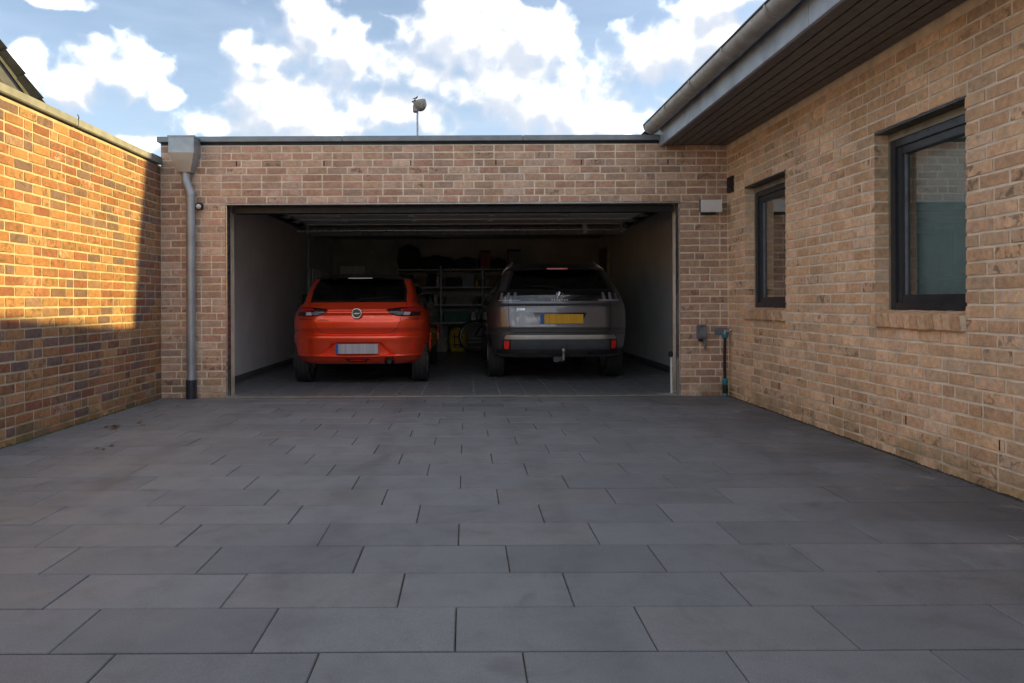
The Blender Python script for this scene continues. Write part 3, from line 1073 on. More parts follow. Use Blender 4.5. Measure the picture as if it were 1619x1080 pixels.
# rooms behind the windows
rm = MB()
rm.box(XR + 0.30, 7.0, HY0, D + 0.28, 2.60, 2.72)
rm.box(XR + 0.30, 7.0, HY0, D + 0.28, -0.05, 0.05)
rm.box(6.9, 7.1, HY0, D + 0.28, 0.05, 2.60)
rm.box(XR + 0.31, 6.9, D + 0.08, D + 0.28, 0.05, 2.60)
rm.box(XR + 0.30, 6.9, 5.5, 5.6, 0.05, 2.60)
rm.box(XR + 0.30, 6.9, HY0, HY0 + 0.2, 0.05, 2.60)
rm.build('room_shell', M['room'], house)
for (a, b) in WINS:
    win = empty('window', (XR, (a + b) / 2, 0.96), house)
    zb, zt = 0.962, WT
    x0 = XR + 0.106
    # lintel angle and sealing strips
    under(MB().box(XR + 0.002, x0, a - 0.004, b + 0.004, zt - 0.012, zt - 0.001).build('lintel', M['anthra']), win)
    m = MB().box(x0 - 0.006, x0 + 0.002, a + 0.001, b - 0.001, zt - 0.062, zt - 0.013)
    m.box(x0 - 0.006, x0 + 0.002, b - 0.014, b - 0.001, zb, zt - 0.063).box(x0 - 0.006, x0 + 0.002, a + 0.001, a + 0.012, zb, zt - 0.063)
    under(m.build('sealing_strip', M['thresh']), win)
    zt2 = zt - 0.063
    fr = MB()
    fw = 0.052
    fa, fb = a + 0.012, b - 0.014
    for (p, q, u, v) in ((fa, fa + fw, zb, zt2), (fb - fw, fb, zb, zt2), (fa + fw, fb - fw, zb, zb + fw), (fa + fw, fb - fw, zt2 - fw, zt2)):
        fr.box(x0, x0 + 0.07, p, q, u, v, 0.003)
    under(fr.build('frame', M['anthra'], None, 30), win)
    sa = MB()
    sw = 0.066
    s0, s1, u0, u1 = fa + fw - 0.012, fb - fw + 0.012, zb + fw - 0.012, zt2 - fw + 0.012
    for (p, q, u, v) in ((s0, s0 + sw, u0, u1), (s1 - sw, s1, u0, u1), (s0 + sw, s1 - sw, u0, u0 + sw), (s0 + sw, s1 - sw, u1 - sw, u1)):
        sa.box(x0 + 0.016, x0 + 0.085, p, q, u, v, 0.004)
    under(sa.build('sash', M['anthra'], None, 30), win)
    be = MB()
    for (p, q, u, v) in ((s0 + sw, s0 + sw + 0.012, u0 + sw, u1 - sw), (s1 - sw - 0.012, s1 - sw, u0 + sw, u1 - sw)):
        be.box(x0 + 0.032, x0 + 0.046, p, q, u, v)
    under(be.build('glazing_bead', M['box_grey']), win)
    gx = x0 + 0.044
    gm = MB()
    gm.add([(gx, s0 + sw - 0.005, u0 + sw - 0.005), (gx, s1 - sw + 0.005, u0 + sw - 0.005), (gx, s1 - sw + 0.005, u1 - sw + 0.005), (gx, s0 + sw - 0.005, u1 - sw + 0.005)], [(0, 1, 2, 3)])
    under(gm.build('pane', M['glass']), win)
    if a < 5:
        under(MB().box(XR + 0.235, XR + 0.238, a + 0.02, b - 0.02, zb + 0.02, zt - 0.05).build('roller_blind', M['blind']), win)
    # rowlock brick sill
    sill = empty('window_sill', (XR, (a + b) / 2, WB), house)
    n = 12
    pitch = (b - a - 0.004) / n
    rr = random.Random(int(a * 100))
    for i in range(n):
        yc = a + 0.002 + (i + 0.5) * pitch
        t = Matrix.Translation((XR + 0.035, yc, WB + 0.062 + rr.uniform(-.002, .002))) @ Matrix.Rotation(R(-9 + rr.uniform(-1, 1)), 4, 'Y') @ \
            Matrix.Rotation(rr.uniform(-0.02, 0.02), 4, 'X')
        under(MB().box(-0.075 + rr.uniform(-.004, .003), 0.075, -pitch / 2 + 0.003, pitch / 2 - 0.003, -0.048, 0.046, 0.004, t).build('brick', M['tan'], None, 40), sill)
    t = Matrix.Translation((XR + 0.042, (a + b) / 2, WB + 0.061)) @ Matrix.Rotation(R(-9), 4, 'Y')
    under(MB().box(-0.072, 0.07, -(b - a) / 2 + 0.004, (b - a) / 2 - 0.004, -0.046, 0.042, 0, t).build('mortar_bed', M['mortar']), sill)
# weep slots low in the wall
for (y, k) in ((6.4, 3), (5.45, 3), (4.55, 3), (3.75, 3)):
    MB().box(XR - 0.002, XR + 0.02, y - 0.0045, y + 0.0045, Z0 + k * COURSE + 0.012, Z0 + (k + 1) * COURSE - 0.012).build('weep_slot', M['black'], house)
# eaves: soffit boards, fascia, gutter
SO, SZ = 2.11, 2.732
nb = 7
bw = (XR - 0.004 - SO - 0.03) / nb
for i in range(nb):
    xa = SO + 0.03 + i * bw
    MB().box(xa + 0.006, xa + bw - 0.006, HY0 - 0.3, D - 0.008, SZ, SZ + 0.018, 0.002).build('soffit_board', M['soffit'], house)
MB().box(SO + 0.03, XR + 0.29, HY0 - 0.3, D - 0.008, SZ + 0.0185, SZ + 0.03).build('soffit_backing', M['black'], house)
for i in range(4):
    y0, y1 = [(HY0 - 0.3, 1.9), (1.9, 4.3), (4.3, 6.6), (6.6, D - 0.01)][i]
    MB().box(SO, SO + 0.029, y0 + 0.0015, y1 - 0.0015, SZ - 0.012, 2.93, 0.002).build('fascia_board', M['fascia'], house)
spot = MB().lathe([(0.046, SZ - 0.004), (0.046, SZ + 0.001), (0.033, SZ + 0.001), (0.033, SZ - 0.004)], (2.485, 5.675, 0), 20, cap=False)
spot.build('soffit_spotlight', M['steel'], house)
GX, GZ, GR = 2.018, 2.945, 0.085
prof = [(GX + GR * math.cos(q), GZ + GR * math.sin(q)) for q in [math.pi + math.pi * k / 14 for k in range(15)]]
inn = [(GX + (GR - 0.006) * math.cos(q), GZ + (GR - 0.006) * math.sin(q)) for q in [2 * math.pi - math.pi * k / 14 for k in range(15)]]
MB().prism(prof + inn, HY0 - 0.3, D - 0.03, 'XZ').build('gutter', M['zinc_d'], house, 40)
MB().prism(prof, D - 0.032, D - 0.026, 'XZ').build('gutter_end', M['zinc_d'], house)
MB().tube([(GX - GR, HY0 - 0.3, GZ + 0.004), (GX - GR, D - 0.03, GZ + 0.004)], 0.010, 10).build('gutter_bead', M['anthra'], house, 50)
y = 7.62
while y > HY0:
    pr = [(GX + (GR + 0.007) * math.cos(q), GZ + (GR + 0.007) * math.sin(q)) for q in [math.pi * 0.98 + math.pi * 1.04 * k / 12 for k in range(13)]]
    ii = [(GX + (GR - 0.002) * math.cos(q), GZ + (GR - 0.002) * math.sin(q)) for q in [math.pi * 2.02 - math.pi * 1.04 * k / 12 for k in range(13)]]
    MB().prism(pr + ii, y - 0.036, y - 0.012, 'XZ').build('gutter_bracket', M['zinc_d'], house, 40)
    y -= 0.77
# roof, ridge set by the shadow it throws on the garden wall
def ridge_z(y):
    return 4.985 - 0.082 * (y - 5.79)
rf = MB()
ya, yb = HY0 - 0.35, 8.3
rf.add([(GX + 0.03, ya, 2.985), (GX + 0.03, yb, 2.985), (6.5, yb, ridge_z(yb)), (6.5, ya, ridge_z(ya)),
        (11.0, ya, 2.985), (11.0, yb, 2.985),
        (GX + 0.03, ya, 2.94), (GX + 0.03, yb, 2.94), (11.0, yb, 2.94), (11.0, ya, 2.94)],
       [(0, 1, 2, 3), (3, 2, 5, 4), (6, 9, 8, 7), (0, 6, 7, 1), (4, 5, 8, 9), (0, 3, 4, 9, 6), (1, 7, 8, 5, 2)])
rf.build('roof', M['roof'], house)
MB().box(XR + 0.31, 10.6, HY0 + 0.01, HY0 + 0.2, 0, 2.93).box(10.4, 10.6, HY0 + 0.21, 8.2, 0, 2.93).build('outer_wall', M['mortar'], house)
up = MB()  # unseen block added and slanted to shade the garden wall's garage end
def fy(z): return 7.91 + 0.14 * (z - 4.81)
up.add([(6.5, fy(0), 0), (12.5, fy(0), 0), (12.5, 13, 0), (6.5, 13, 0), (6.5, fy(8.2), 8.2), (12.5, fy(8.2), 8.2), (12.5, 13, 8.2), (6.5, 13, 8.2)],
       [(0, 1, 5, 4), (1, 2, 6, 5), (2, 3, 7, 6), (3, 0, 4, 7), (4, 5, 6, 7), (0, 3, 2, 1)])
up.build('shadow_block', M['render_g'], house)

# black air vent high in the corner of the house wall
vent = empty('air_vent', (XR, 7.53, 2.28))
tag(vent, 'small black louvred air vent on the tan house wall beside the garage corner', 'vent')
under(MB().box(XR - 0.022, XR + 0.01, 7.455, 7.60, 2.20, 2.37, 0.004).build('vent_body', M['black']), vent)
for i in range(6):
    t = Matrix.Translation((XR - 0.026, 7.5275, 2.222 + i * 0.025)) @ Matrix.Rotation(R(35), 4, 'Y')
    under(MB().box(-0.010, 0.010, -0.058, 0.058, -0.002, 0.002, 0, t).build('slat', M['anthra']), vent)

# dirt strips along the walls
def verge(name, xa, xb):
    rr = random.Random(5)
    m = MB()
    n = 160
    vs = []
    for i in range(n + 1):
        y = -2 + (D - 0.05 + 2) * i / n
        for x in (xa, (xa + xb) / 2, xb):
            vs.append((x + rr.uniform(-0.004, 0.004), y, -0.002 + rr.uniform(-0.004, 0.006)))
    m.add(vs, [(i * 3 + k, i * 3 + k + 1, i * 3 + 4 + k, i * 3 + 3 + k) for i in range(n) for k in range(2)])
    tag(m.build(name, M['gravel']), kind='structure')
verge('verge_dirt', XL - 0.002, XL + 0.026)
verge('verge_dirt', XR - 0.036, XR + 0.002)
def scatter(name, mat, n, seed, xa, xb, smin, smax, flat=0.6, ylo=2.5):
    rr = random.Random(seed)
    m = MB()
    for i in range(n):
        y = ylo + (D - 0.08 - ylo) * rr.random()
        x = xa + (xb - xa) * rr.random() ** 2.2
        r = rr.uniform(smin, smax)
        vs = []
        for (a, b, c) in ((1, 0, 0), (-1, 0, 0), (0, 1, 0), (0, -1, 0), (0, 0, 1), (0, 0, -0.4)):
            k = r * rr.uniform(0.6, 1.2)
            vs.append((x + a * k, y + b * k, 0.001 + c * k * flat))
        m.add(vs, [(0, 2, 4), (2, 1, 4), (1, 3, 4), (3, 0, 4), (2, 0, 5), (1, 2, 5), (3, 1, 5), (0, 3, 5)])
    tag(m.build(name, mat), kind='stuff')
    return m
scatter('grit', M['grit'], 900, 41, XL + 0.004, XL + 0.16, 0.0015, 0.006)
scatter('grit', M['grit'], 1100, 42, XR - 0.004, XR - 0.20, 0.0015, 0.006)
scatter('moss', M['moss'], 420, 43, XL + 0.002, XL + 0.035, 0.005, 0.015, 0.8)
scatter('moss', M['moss'], 160, 44, XR - 0.002, XR - 0.04, 0.004, 0.010, 0.7)


# ------------------------------------------------------------------ neighbour's gable
nb_h = empty('neighbour_house', (-5.41, 9.0, 0), None, math.atan2(0.8, 0.6))
tag(nb_h, 'neighbouring house behind the garden wall with grey gable and dark tiled verge', 'house')
SL = 1.27                                   # roof pitch; the verge passes local (0, 3.6)
pe = (0.75, 3.6 - SL * 0.75)
rdg = (-2.9, 3.6 + SL * 2.9)
L = math.hypot(rdg[0] - pe[0], rdg[1] - pe[1])
ux, uz = (rdg[0] - pe[0]) / L, (rdg[1] - pe[1]) / L
nx_, nz_ = uz, -ux
def strip(t0, t1, o0, o1):
    return [(pe[0] + ux * a + nx_ * o, pe[1] + uz * a + nz_ * o) for a, o in ((t0, o0), (t1, o0), (t1, o1), (t0, o1))]
MB().prism([(-6.3, 0), (0.45, 0), (0.45, 2.6), (rdg[0], rdg[1] - 0.32), (-6.3, 2.6)], 0.06, 7, 'XZ').build('gable_wall', M['render_g'], nb_h)
MB().prism(strip(0, L, -0.29, -0.13), -0.02, 0.03, 'XZ').build('barge_board', M['barge'], nb_h)
MB().prism(strip(0, L, -0.33, -0.291), -0.03, 0.03, 'XZ').build('barge_trim', M['black'], nb_h)
MB().prism(strip(0, L, -0.16, -0.05), 0.0, 7, 'XZ').build('roof_slope', M['roof'], nb_h)
MB().prism([(rdg[0], rdg[1] - 0.1), (-6.6, 2.2), (-6.6, 2.0), (rdg[0], rdg[1] - 0.35)], 0.0, 7, 'XZ').build('roof_slope', M['roof'], nb_h)
k = 0
while k * 0.33 < L:
    a = k * 0.33
    for mt, y0, y1, sec in ((M['roof'], -0.045, 0.20, ((a - 0.03, -0.12), (a - 0.03, 0.012), (a + 0.33, -0.018), (a + 0.33, -0.12))),
                            (M['black'], -0.05, 0.10, ((a - 0.03, -0.16), (a - 0.03, -0.121), (a + 0.30, -0.130), (a + 0.30, -0.16)))):
        MB().prism([(pe[0] + ux * q + nx_ * o, pe[1] + uz * q + nz_ * o) for q, o in sec], y0, y1, 'XZ').build('verge_tile', mt, nb_h)
    k += 1

# ------------------------------------------------------------------ cars
def pchip(xs, ys):
    xs, ys = np.array(xs, float), np.array(ys, float)
    h = np.diff(xs)
    d = np.diff(ys) / h
    m = np.zeros(len(xs))
    for i in range(1, len(xs) - 1):
        if d[i - 1] * d[i] > 0:
            w1, w2 = 2 * h[i] + h[i - 1], h[i] + 2 * h[i - 1]
            m[i] = (w1 + w2) / (w1 / d[i - 1] + w2 / d[i])
    m[0], m[-1] = d[0], d[-1]

    def f(x):
        x = min(max(x, xs[0]), xs[-1])
        i = min(max(int(np.searchsorted(xs, x) - 1), 0), len(xs) - 2)
        t = (x - xs[i]) / h[i]
        return ((1 + 2 * t) * (1 - t) ** 2 * ys[i] + t * (1 - t) ** 2 * h[i] * m[i] +
                t * t * (3 - 2 * t) * ys[i + 1] + t * t * (t - 1) * h[i] * m[i + 1])
    return f


def sstep(a, b, x):
    t = min(max((x - a) / (b - a), 0.0), 1.0)
    return t * t * (3 - 2 * t)


class Car:
    """body lofted from plan sections stacked in z; x across, y = 0 at the rear bumper, forward +y"""
    def __init__(self, keys, win_z, roof_z, axles, wheel_r, feat=None, k=0.05, n=2.3):
        zs = [q[0] for q in keys]
        self.w, self.yr, self.yf, self.rx, self.ry = [pchip(zs, [q[i] for q in keys]) for i in range(1, 6)]
        self.zs, self.win_z, self.roof_z = zs, win_z, roof_z
        self.axles, self.wr, self.feat = axles, wheel_r, feat or (lambda x, z: 0.0)
        self.k, self.n = k, n

    def y(self, x, z):
        w, rx, ry = self.w(z), self.rx(z), self.ry(z)
        ax = min(abs(x), w * 0.9999)
        t = max(0.0, (ax - (w - rx)) / rx)
        return self.yr(z) + self.k * (ax / w) ** 2 + ry * (1 - (1 - t ** self.n) ** (1 / self.n)) + self.feat(x, z)

    def levels(self, dz):
        z = set(np.round(np.arange(self.zs[0], self.zs[-1], dz), 4)) | set(self.zs) | set(self.win_z) | {self.roof_z}
        out = []
        for q in sorted(z):
            if not out or q - out[-1] > 0.003:
                out.append(q)
        return out

    def shell(self, parent, mats, dz=0.014):
        L = self.levels(dz)
        NF, NC, NS, NFC, NFF = 16, 14, 46, 8, 8
        P, kinds = [], None
        for z in L:
            w, rx, ry, yf = self.w(z), self.rx(z), self.ry(z), self.yf(z)
            row, kd = [], []
            for i in range(NF):
                x = (w - rx) * i / NF
                row.append((x, self.y(x, z), z)); kd.append('R')
            for i in range(NC):
                q = math.pi / 2 * i / NC
                t = math.sin(q) ** (2 / self.n)
                x = w - rx + rx * t
                row.append((x, self.yr(z) + self.k * (x / w) ** 2 + ry * (1 - math.cos(q) ** (2 / self.n)) + self.feat(x, z), z)); kd.append('C')
            ys = self.yr(z) + self.k + ry
            rfy, rfx = 0.45, min(0.45, w * 0.6)
            ye = max(yf - rfy, ys + 0.3)
            for i in range(NS):
                y = ys + (ye - ys) * i / NS
                x = w
                for a in self.axles:
                    d = math.hypot(y - a, z - self.wr)
                    if d < self.wr + 0.045:
                        x = w - 0.30
                row.append((x, y, z)); kd.append('S')
            for i in range(NFC):
                q = math.pi / 2 * i / NFC
                row.append((w - rfx * (1 - math.cos(q) ** 0.9), ye + (yf - ye) * math.sin(q) ** 0.9, z)); kd.append('F')
            for i in range(NFF + 1):
                row.append(((w - rfx) * (1 - i / NFF), yf, z)); kd.append('W')
            P.append(row)
            kinds = kd
        n = len(P[0])
        groups = {}
        z0, z1 = self.win_z
        for i in range(len(L) - 1):
            zc = (L[i] + L[i + 1]) / 2
            for j in range(n - 1):
                kd = kinds[j]
                g = 'body'
                if zc > self.roof_z:
                    g = 'roof'
                if z0 < zc < z1:
                    s = j - NF - NC
                    if kd == 'R':
                        g = 'rear_window'
                    elif kd == 'S' and 3 <= s < 40:
                        g = 'side_window' if s not in (18, 19) else 'pillar'
                    elif kd == 'W' or (kd == 'F' and j - NF - NC - NS > 3):
                        g = 'windscreen'
                for side in (1, -1):
                    key = (g, side) if g == 'side_window' else (g, 0)
                    mb = groups.setdefault(key, {})
                    groups[key].setdefault('f', []).append((side, i, j))
        out = {}
        for (g, side), dct in groups.items():
            vmap, vs, fs = {}, [], []
            def vid(sd, i, j):
                p = P[i][j]
                key = (0 if (j == 0 or j == n - 1) else sd, i, j)
                if key not in vmap:
                    vmap[key] = len(vs)
                    vs.append((p[0] * sd, p[1], p[2]))
                return vmap[key]
            for (sd, i, j) in dct['f']:
                f = [vid(sd, i, j), vid(sd, i, j + 1), vid(sd, i + 1, j + 1), vid(sd, i + 1, j)]
                if sd < 0:
                    f.reverse()
                if len(set(f)) > 2:
                    fs.append(f)
            if g == 'roof':
                top = len(L) - 1
                loop = [vid(1, top, j) for j in range(n)] + [vid(-1, top, j) for j in range(n - 2, 0, -1)]
                fs.append(loop)
            me = bpy.data.meshes.new(g)
            me.from_pydata(vs, [], fs)
            me.materials.append(mats[g])
            smooth_by_angle(me, 32)
            o = bpy.data.objects.new(g, me)
            link(o, parent)
            out[g] = o
        # floor pan
        b = P[0]
        loop = [(p[0], p[1], p[2] + 0.01) for p in b] + [(-p[0], p[1], p[2] + 0.01) for p in reversed(b[1:-1])]
        m = MB()
        m.add(loop, [tuple(range(len(loop)))])
        m.build('floor_pan', M['black'], parent)
        return out

    def patch(self, name, poly, mat, parent, off=0.003, thick=0.006, step=0.02, smooth=30):
        """a piece with the outline poly (x, z) lying on the rear of the body"""
        bm = bmesh.new()
        bm.faces.new([bm.verts.new((x, 0, z)) for x, z in poly])
        xs, zs = [p[0] for p in poly], [p[1] for p in poly]
        for ax, lo, hi in ((0, min(xs), max(xs)), (2, min(zs), max(zs))):
            v = lo + step
            while v < hi - 1e-4:
                co, no = [0, 0, 0], [0, 0, 0]
                co[ax], no[ax] = v, 1
                bmesh.ops.bisect_plane(bm, geom=bm.verts[:] + bm.edges[:] + bm.faces[:], plane_co=co, plane_no=no)
                v += step
        bmesh.ops.triangulate(bm, faces=[f for f in bm.faces if len(f.verts) > 4])
        for v in bm.verts:
            v.co.y = self.y(v.co.x, v.co.z) - off
        r = bmesh.ops.extrude_face_region(bm, geom=bm.faces[:])
        for e in r['geom']:
            if isinstance(e, bmesh.types.BMVert):
                e.co.y += thick
        bmesh.ops.recalc_face_normals(bm, faces=bm.faces)
        me = bpy.data.meshes.new(name)
        bm.to_mesh(me)
        bm.free()
        me.materials.append(mat)
        smooth_by_angle(me, smooth)
        o = bpy.data.objects.new(name, me)
        return link(o, parent)

    def seam(self, name, line, mat, parent, r=0.0028, off=0.0005, step=0.02):
        pts = []
        for (a, b) in zip(line, line[1:]):
            k = max(1, int(math.hypot(b[0] - a[0], b[1] - a[1]) / step))
            for i in range(k):
                pts.append((a[0] + (b[0] - a[0]) * i / k, a[1] + (b[1] - a[1]) * i / k))
        pts.append(line[-1])
        return MB().tube([(x, self.y(x, z) - off, z) for x, z in pts], r, 6).build(name, mat, parent, 60)


def mirror(poly):
    return [(-x, z) for x, z in reversed(poly)]


def wheel(parent, x, y, r, wd, rim_r, loc_name='wheel'):
    s = 1 if x > 0 else -1
    wh = empty('wheel', (x, y, r), parent)
    prof = [(rim_r, -wd / 2 + 0.01), (r - 0.03, -wd / 2), (r - 0.008, -wd / 2 + 0.018), (r, -wd / 2 + 0.04)]
    for g in (-0.27, 0.0, 0.27):
        c = g * wd
        prof += [(r, c - 0.006), (r - 0.008, c - 0.005), (r - 0.008, c + 0.005), (r, c + 0.006)]
    prof += [(r, wd / 2 - 0.04), (r - 0.008, wd / 2 - 0.018), (r - 0.03, wd / 2), (rim_r, wd / 2 - 0.01)]
    MB().lathe(prof, (0, 0, 0), 48, 'X', cap=False).build('tyre', M['rubber'], wh, 40)
    tb = MB()
    for k in range(56):
        q = 2 * math.pi * k / 56
        for sd in (-1, 1):
            t = Matrix.Rotation(q, 4, 'X') @ Matrix.Translation((sd * wd * 0.41, 0, r - 0.008))
            tb.box(-0.014, 0.014, -0.010, 0.010, -0.01, 0.007, 0, t)
    tag(tb.build('tread', M['rubber'], wh), kind='stuff')
    rm_ = MB().lathe([(rim_r, -wd / 2 + 0.012), (rim_r, wd / 2 - 0.012), (rim_r - 0.02, wd / 2 - 0.03), (rim_r - 0.03, -wd / 2 + 0.05)], (0, 0, 0), 32, 'X', cap=False)
    for k in range(5):
        t = Matrix.Rotation(2 * math.pi * k / 5, 4, 'X')
        rm_.box(s * (wd / 2 - 0.05), s * (wd / 2 - 0.025), -0.03, 0.03, 0.02, rim_r - 0.01, 0.004, t)
    rm_.lathe([(0.055, s * (wd / 2 - 0.05)), (0.05, s * (wd / 2 - 0.02))], (0, 0, 0), 16, 'X')
    rm_.build('rim', M['steel'], wh, 35)
    return wh


def seats(parent, w, y0, z0):
    for x in (-0.42, 0.0, 0.42):
        MB().box(x - 0.12, x + 0.12, y0 + 0.52, y0 + 0.62, z0 + 0.10, z0 + 0.24, 0.03).build('headrest', M['seat'], parent, 40)
    MB().box(-w, w, y0 + 0.50, y0 + 0.66, 0.35, z0 + 0.10, 0.04).build('rear_seat', M['seat'], parent, 40)
    for x in (-0.36, 0.36):
        m = MB().box(x - 0.24, x + 0.24, y0 + 1.35, y0 + 1.5, 0.4, z0 + 0.14, 0.05)
        m.box(x - 0.13, x + 0.13, y0 + 1.36, y0 + 1.46, z0 + 0.16, z0 + 0.32, 0.03)
        m.build('front_seat', M['seat'], parent, 40)


def car_mirror(parent, x, y, z, mat):
    s = 1 if x > 0 else -1
    MB().box(x - 0.05 * s, x + 0.03 * s, y - 0.02, y + 0.18, z, z + 0.12, 0.03).build('wing_mirror', M['black'], parent, 40)


# ---- orange-red hatchback
c1 = empty('hatchback_car', (-1.362, 8.62, 0.001))
tag(c1, 'glossy orange-red hatchback with black roof parked in the garage', 'car')
keys1 = [  # z, half width, rear y, front y, corner rx, corner ry
    (0.265, 0.78, 0.130, 3.95, 0.42, 0.42), (0.300, 0.82, 0.075, 3.99, 0.44, 0.45), (0.355, 0.85, 0.030, 4.02, 0.45, 0.47),
    (0.368, 0.855, 0.014, 4.03, 0.45, 0.47), (0.385, 0.858, 0.022, 4.03, 0.45, 0.48), (0.52, 0.872, 0.012, 4.05, 0.46, 0.48),
    (0.600, 0.880, 0.000, 4.05, 0.46, 0.48), (0.622, 0.880, 0.010, 4.04, 0.46, 0.48), (0.640, 0.880, 0.046, 4.04, 0.46, 0.47),
    (0.655, 0.880, 0.056, 4.03, 0.46, 0.46), (0.720, 0.880, 0.030, 4.00, 0.45, 0.45), (0.790, 0.876, 0.028, 3.92, 0.44, 0.43),
    (0.870, 0.862, 0.054, 3.72, 0.41, 0.40), (0.918, 0.843, 0.082, 3.50, 0.38, 0.37), (0.934, 0.836, 0.070, 3.42, 0.37, 0.36),
    (0.955, 0.820, 0.082, 3.30, 0.34, 0.34), (1.000, 0.770, 0.112, 3.10, 0.24, 0.30), (1.035, 0.730, 0.140, 2.98, 0.15, 0.26),
    (1.100, 0.715, 0.200, 2.80, 0.115, 0.24), (1.200, 0.690, 0.300, 2.52, 0.105, 0.24), (1.300, 0.658, 0.400, 2.24, 0.105, 0.24),
    (1.340, 0.635, 0.440, 2.12, 0.105, 0.24), (1.375, 0.580, 0.520, 1.98, 0.14, 0.26), (1.405, 0.46, 0.68, 1.80, 0.16, 0.28),
    (1.425, 0.32, 0.92, 1.62, 0.15, 0.25)]


def feat1(x, z):
    # number plate recess in the bumper: trapezoid, wider below
    hw = 0.285 + (0.535 - z) * 0.95
    d = min(sstep(hw + 0.012, hw - 0.012, abs(x)), sstep(0.542, 0.520, z), sstep(0.372, 0.392, z))
    return 0.038 * d


def sstep_r(a, b, x):
    return sstep(a, b, x)


car1 = Car(keys1, (1.05, 1.325), 1.335, (0.58, 3.12), 0.315, feat1, k=0.06)
# smoothstep above needs ascending edges; rebuild feature with explicit falling ramps
def feat1(x, z):
    hw = 0.285 + (0.535 - z) * 0.95
    d = min(1 - sstep(hw - 0.012, hw + 0.012, abs(x)), 1 - sstep(0.520, 0.542, z), sstep(0.372, 0.392, z))
    return 0.038 * d
car1.feat = feat1
p1 = car1.shell(c1, {'body': M['red'], 'roof': M['gloss'], 'rear_window': M['car_glass'], 'side_window': M['car_glass'],
                     'windscreen': M['car_glass'], 'pillar': M['gloss']})
# black surround of the rear window, wiper
for sx in (1, -1):
    e0, e1, e2 = [car1.w(z) - car1.rx(z) for z in (1.05, 1.19, 1.325)]
    q = [(sx * (e0 - 0.012), 1.05), (sx * (e0 + 0.014), 1.05), (sx * (e1 + 0.014), 1.19), (sx * (e2 + 0.014), 1.325), (sx * (e2 - 0.014), 1.325), (sx * (e1 - 0.012), 1.19)]
    car1.patch('window_trim', q if sx > 0 else list(reversed(q)), M['gloss'], c1, 0.003)
car1.patch('window_trim', [(-0.61, 1.036), (0.61, 1.036), (0.60, 1.066), (0, 1.058), (-0.60, 1.066)], M['gloss'], c1, 0.003)
MB().tube([(0.0, car1.y(0, 1.075) - 0.02, 1.068), (0.16, car1.y(.16, 1.09) - 0.018, 1.085), (0.38, car1.y(.38, 1.10) - 0.016, 1.092)], 0.007, 6).build('wiper', M['black'], c1)
# spoiler with high brake light
sp_ = MB()
nseg = 20
vs, fs = [], []
for i in range(nseg + 1):
    x = -0.595 + 1.19 * i / nseg
    b = (x / 0.595) ** 2
    yb = 0.33 + 0.10 * b + 0.10 * b ** 4
    for (yy, zz) in ((yb, 1.352 - 0.035 * b), (yb + 0.01, 1.372 - 0.04 * b), (0.66, 1.417 - 0.055 * b), (0.66, 1.30), (yb + 0.09, 1.325 - 0.03 * b)):
        vs.append((x, yy, zz))
for i in range(nseg):
    for k in range(5):
        a, b = i * 5 + k, i * 5 + (k + 1) % 5
        fs.append((a, b, b + 5, a + 5))
fs += [(0, 1, 2, 3, 4), tuple(nseg * 5 + k for k in (4, 3, 2, 1, 0))]
sp_.add(vs, fs)
spo = sp_.build('spoiler', M['gloss'], c1, 35)
MB().box(-0.155, 0.155, 0.333, 0.36, 1.338, 1.349, 0.002).build('brake_light', M['lens_w'], spo)
MB().tube([(0.10, 0.80, 1.41), (0.10, 0.90, 1.50)], [0.006, 0.003], 6).build('aerial', M['black'], c1)
# tailgate gap
tg = [(-0.615, 1.03), (-0.60, 0.965), (-0.545, 0.86), (-0.535, 0.80), (-0.50, 0.72), (-0.44, 0.665), (-0.36, 0.648), (0, 0.645)]
car1.seam('tailgate_gap', tg + [(-x, z) for x, z in reversed(tg[:-1])], M['black'], c1, 0.0032, 0.0)
car1.seam('bumper_gap', [(-0.545, 0.862), (-0.66, 0.835), (-0.76, 0.83)], M['black'], c1, 0.002, 0.0)
car1.seam('bumper_gap', [(0.545, 0.862), (0.66, 0.835), (0.76, 0.83)], M['black'], c1, 0.002, 0.0)
# lamps
for sx in (1, -1):
    def sd(pl):
        return pl if sx > 0 else mirror(pl)
    lamp = car1.patch('tail_lamp', sd([(0.775, 0.868), (0.775, 0.955), (0.70, 0.978), (0.55, 0.972), (0.385, 0.955), (0.362, 0.940), (0.42, 0.892), (0.50, 0.866), (0.65, 0.862)]), M['lens_d'], c1, 0.008, 0.012, 0.02)
    car1.patch('red_lens', sd([(0.765, 0.92), (0.765, 0.950), (0.70, 0.968), (0.565, 0.962), (0.535, 0.938), (0.60, 0.925), (0.68, 0.918)]), M['lens_r'], lamp, 0.011, 0.004)
    car1.patch('clear_lens', sd([(0.645, 0.873), (0.66, 0.910), (0.585, 0.916), (0.565, 0.875)]), M['lens_w'], lamp, 0.011, 0.004)
    car1.patch('indicator_lens', sd([(0.555, 0.876), (0.575, 0.918), (0.50, 0.925), (0.425, 0.915), (0.45, 0.892), (0.50, 0.876)]), M['box_grey'], lamp, 0.010, 0.004)
    car1.patch('reflector', sd([(0.675, 0.425), (0.700, 0.43), (0.712, 0.53), (0.695, 0.535)]), M['lens_bright'], c1, 0.006, 0.008, 0.012)
    car1.patch('tailgate_skin', sd([(0.56, 0.825), (0.74, 0.815), (0.76, 0.822), (0.56, 0.829)]), M['black'], c1, 0.0008, 0.002)
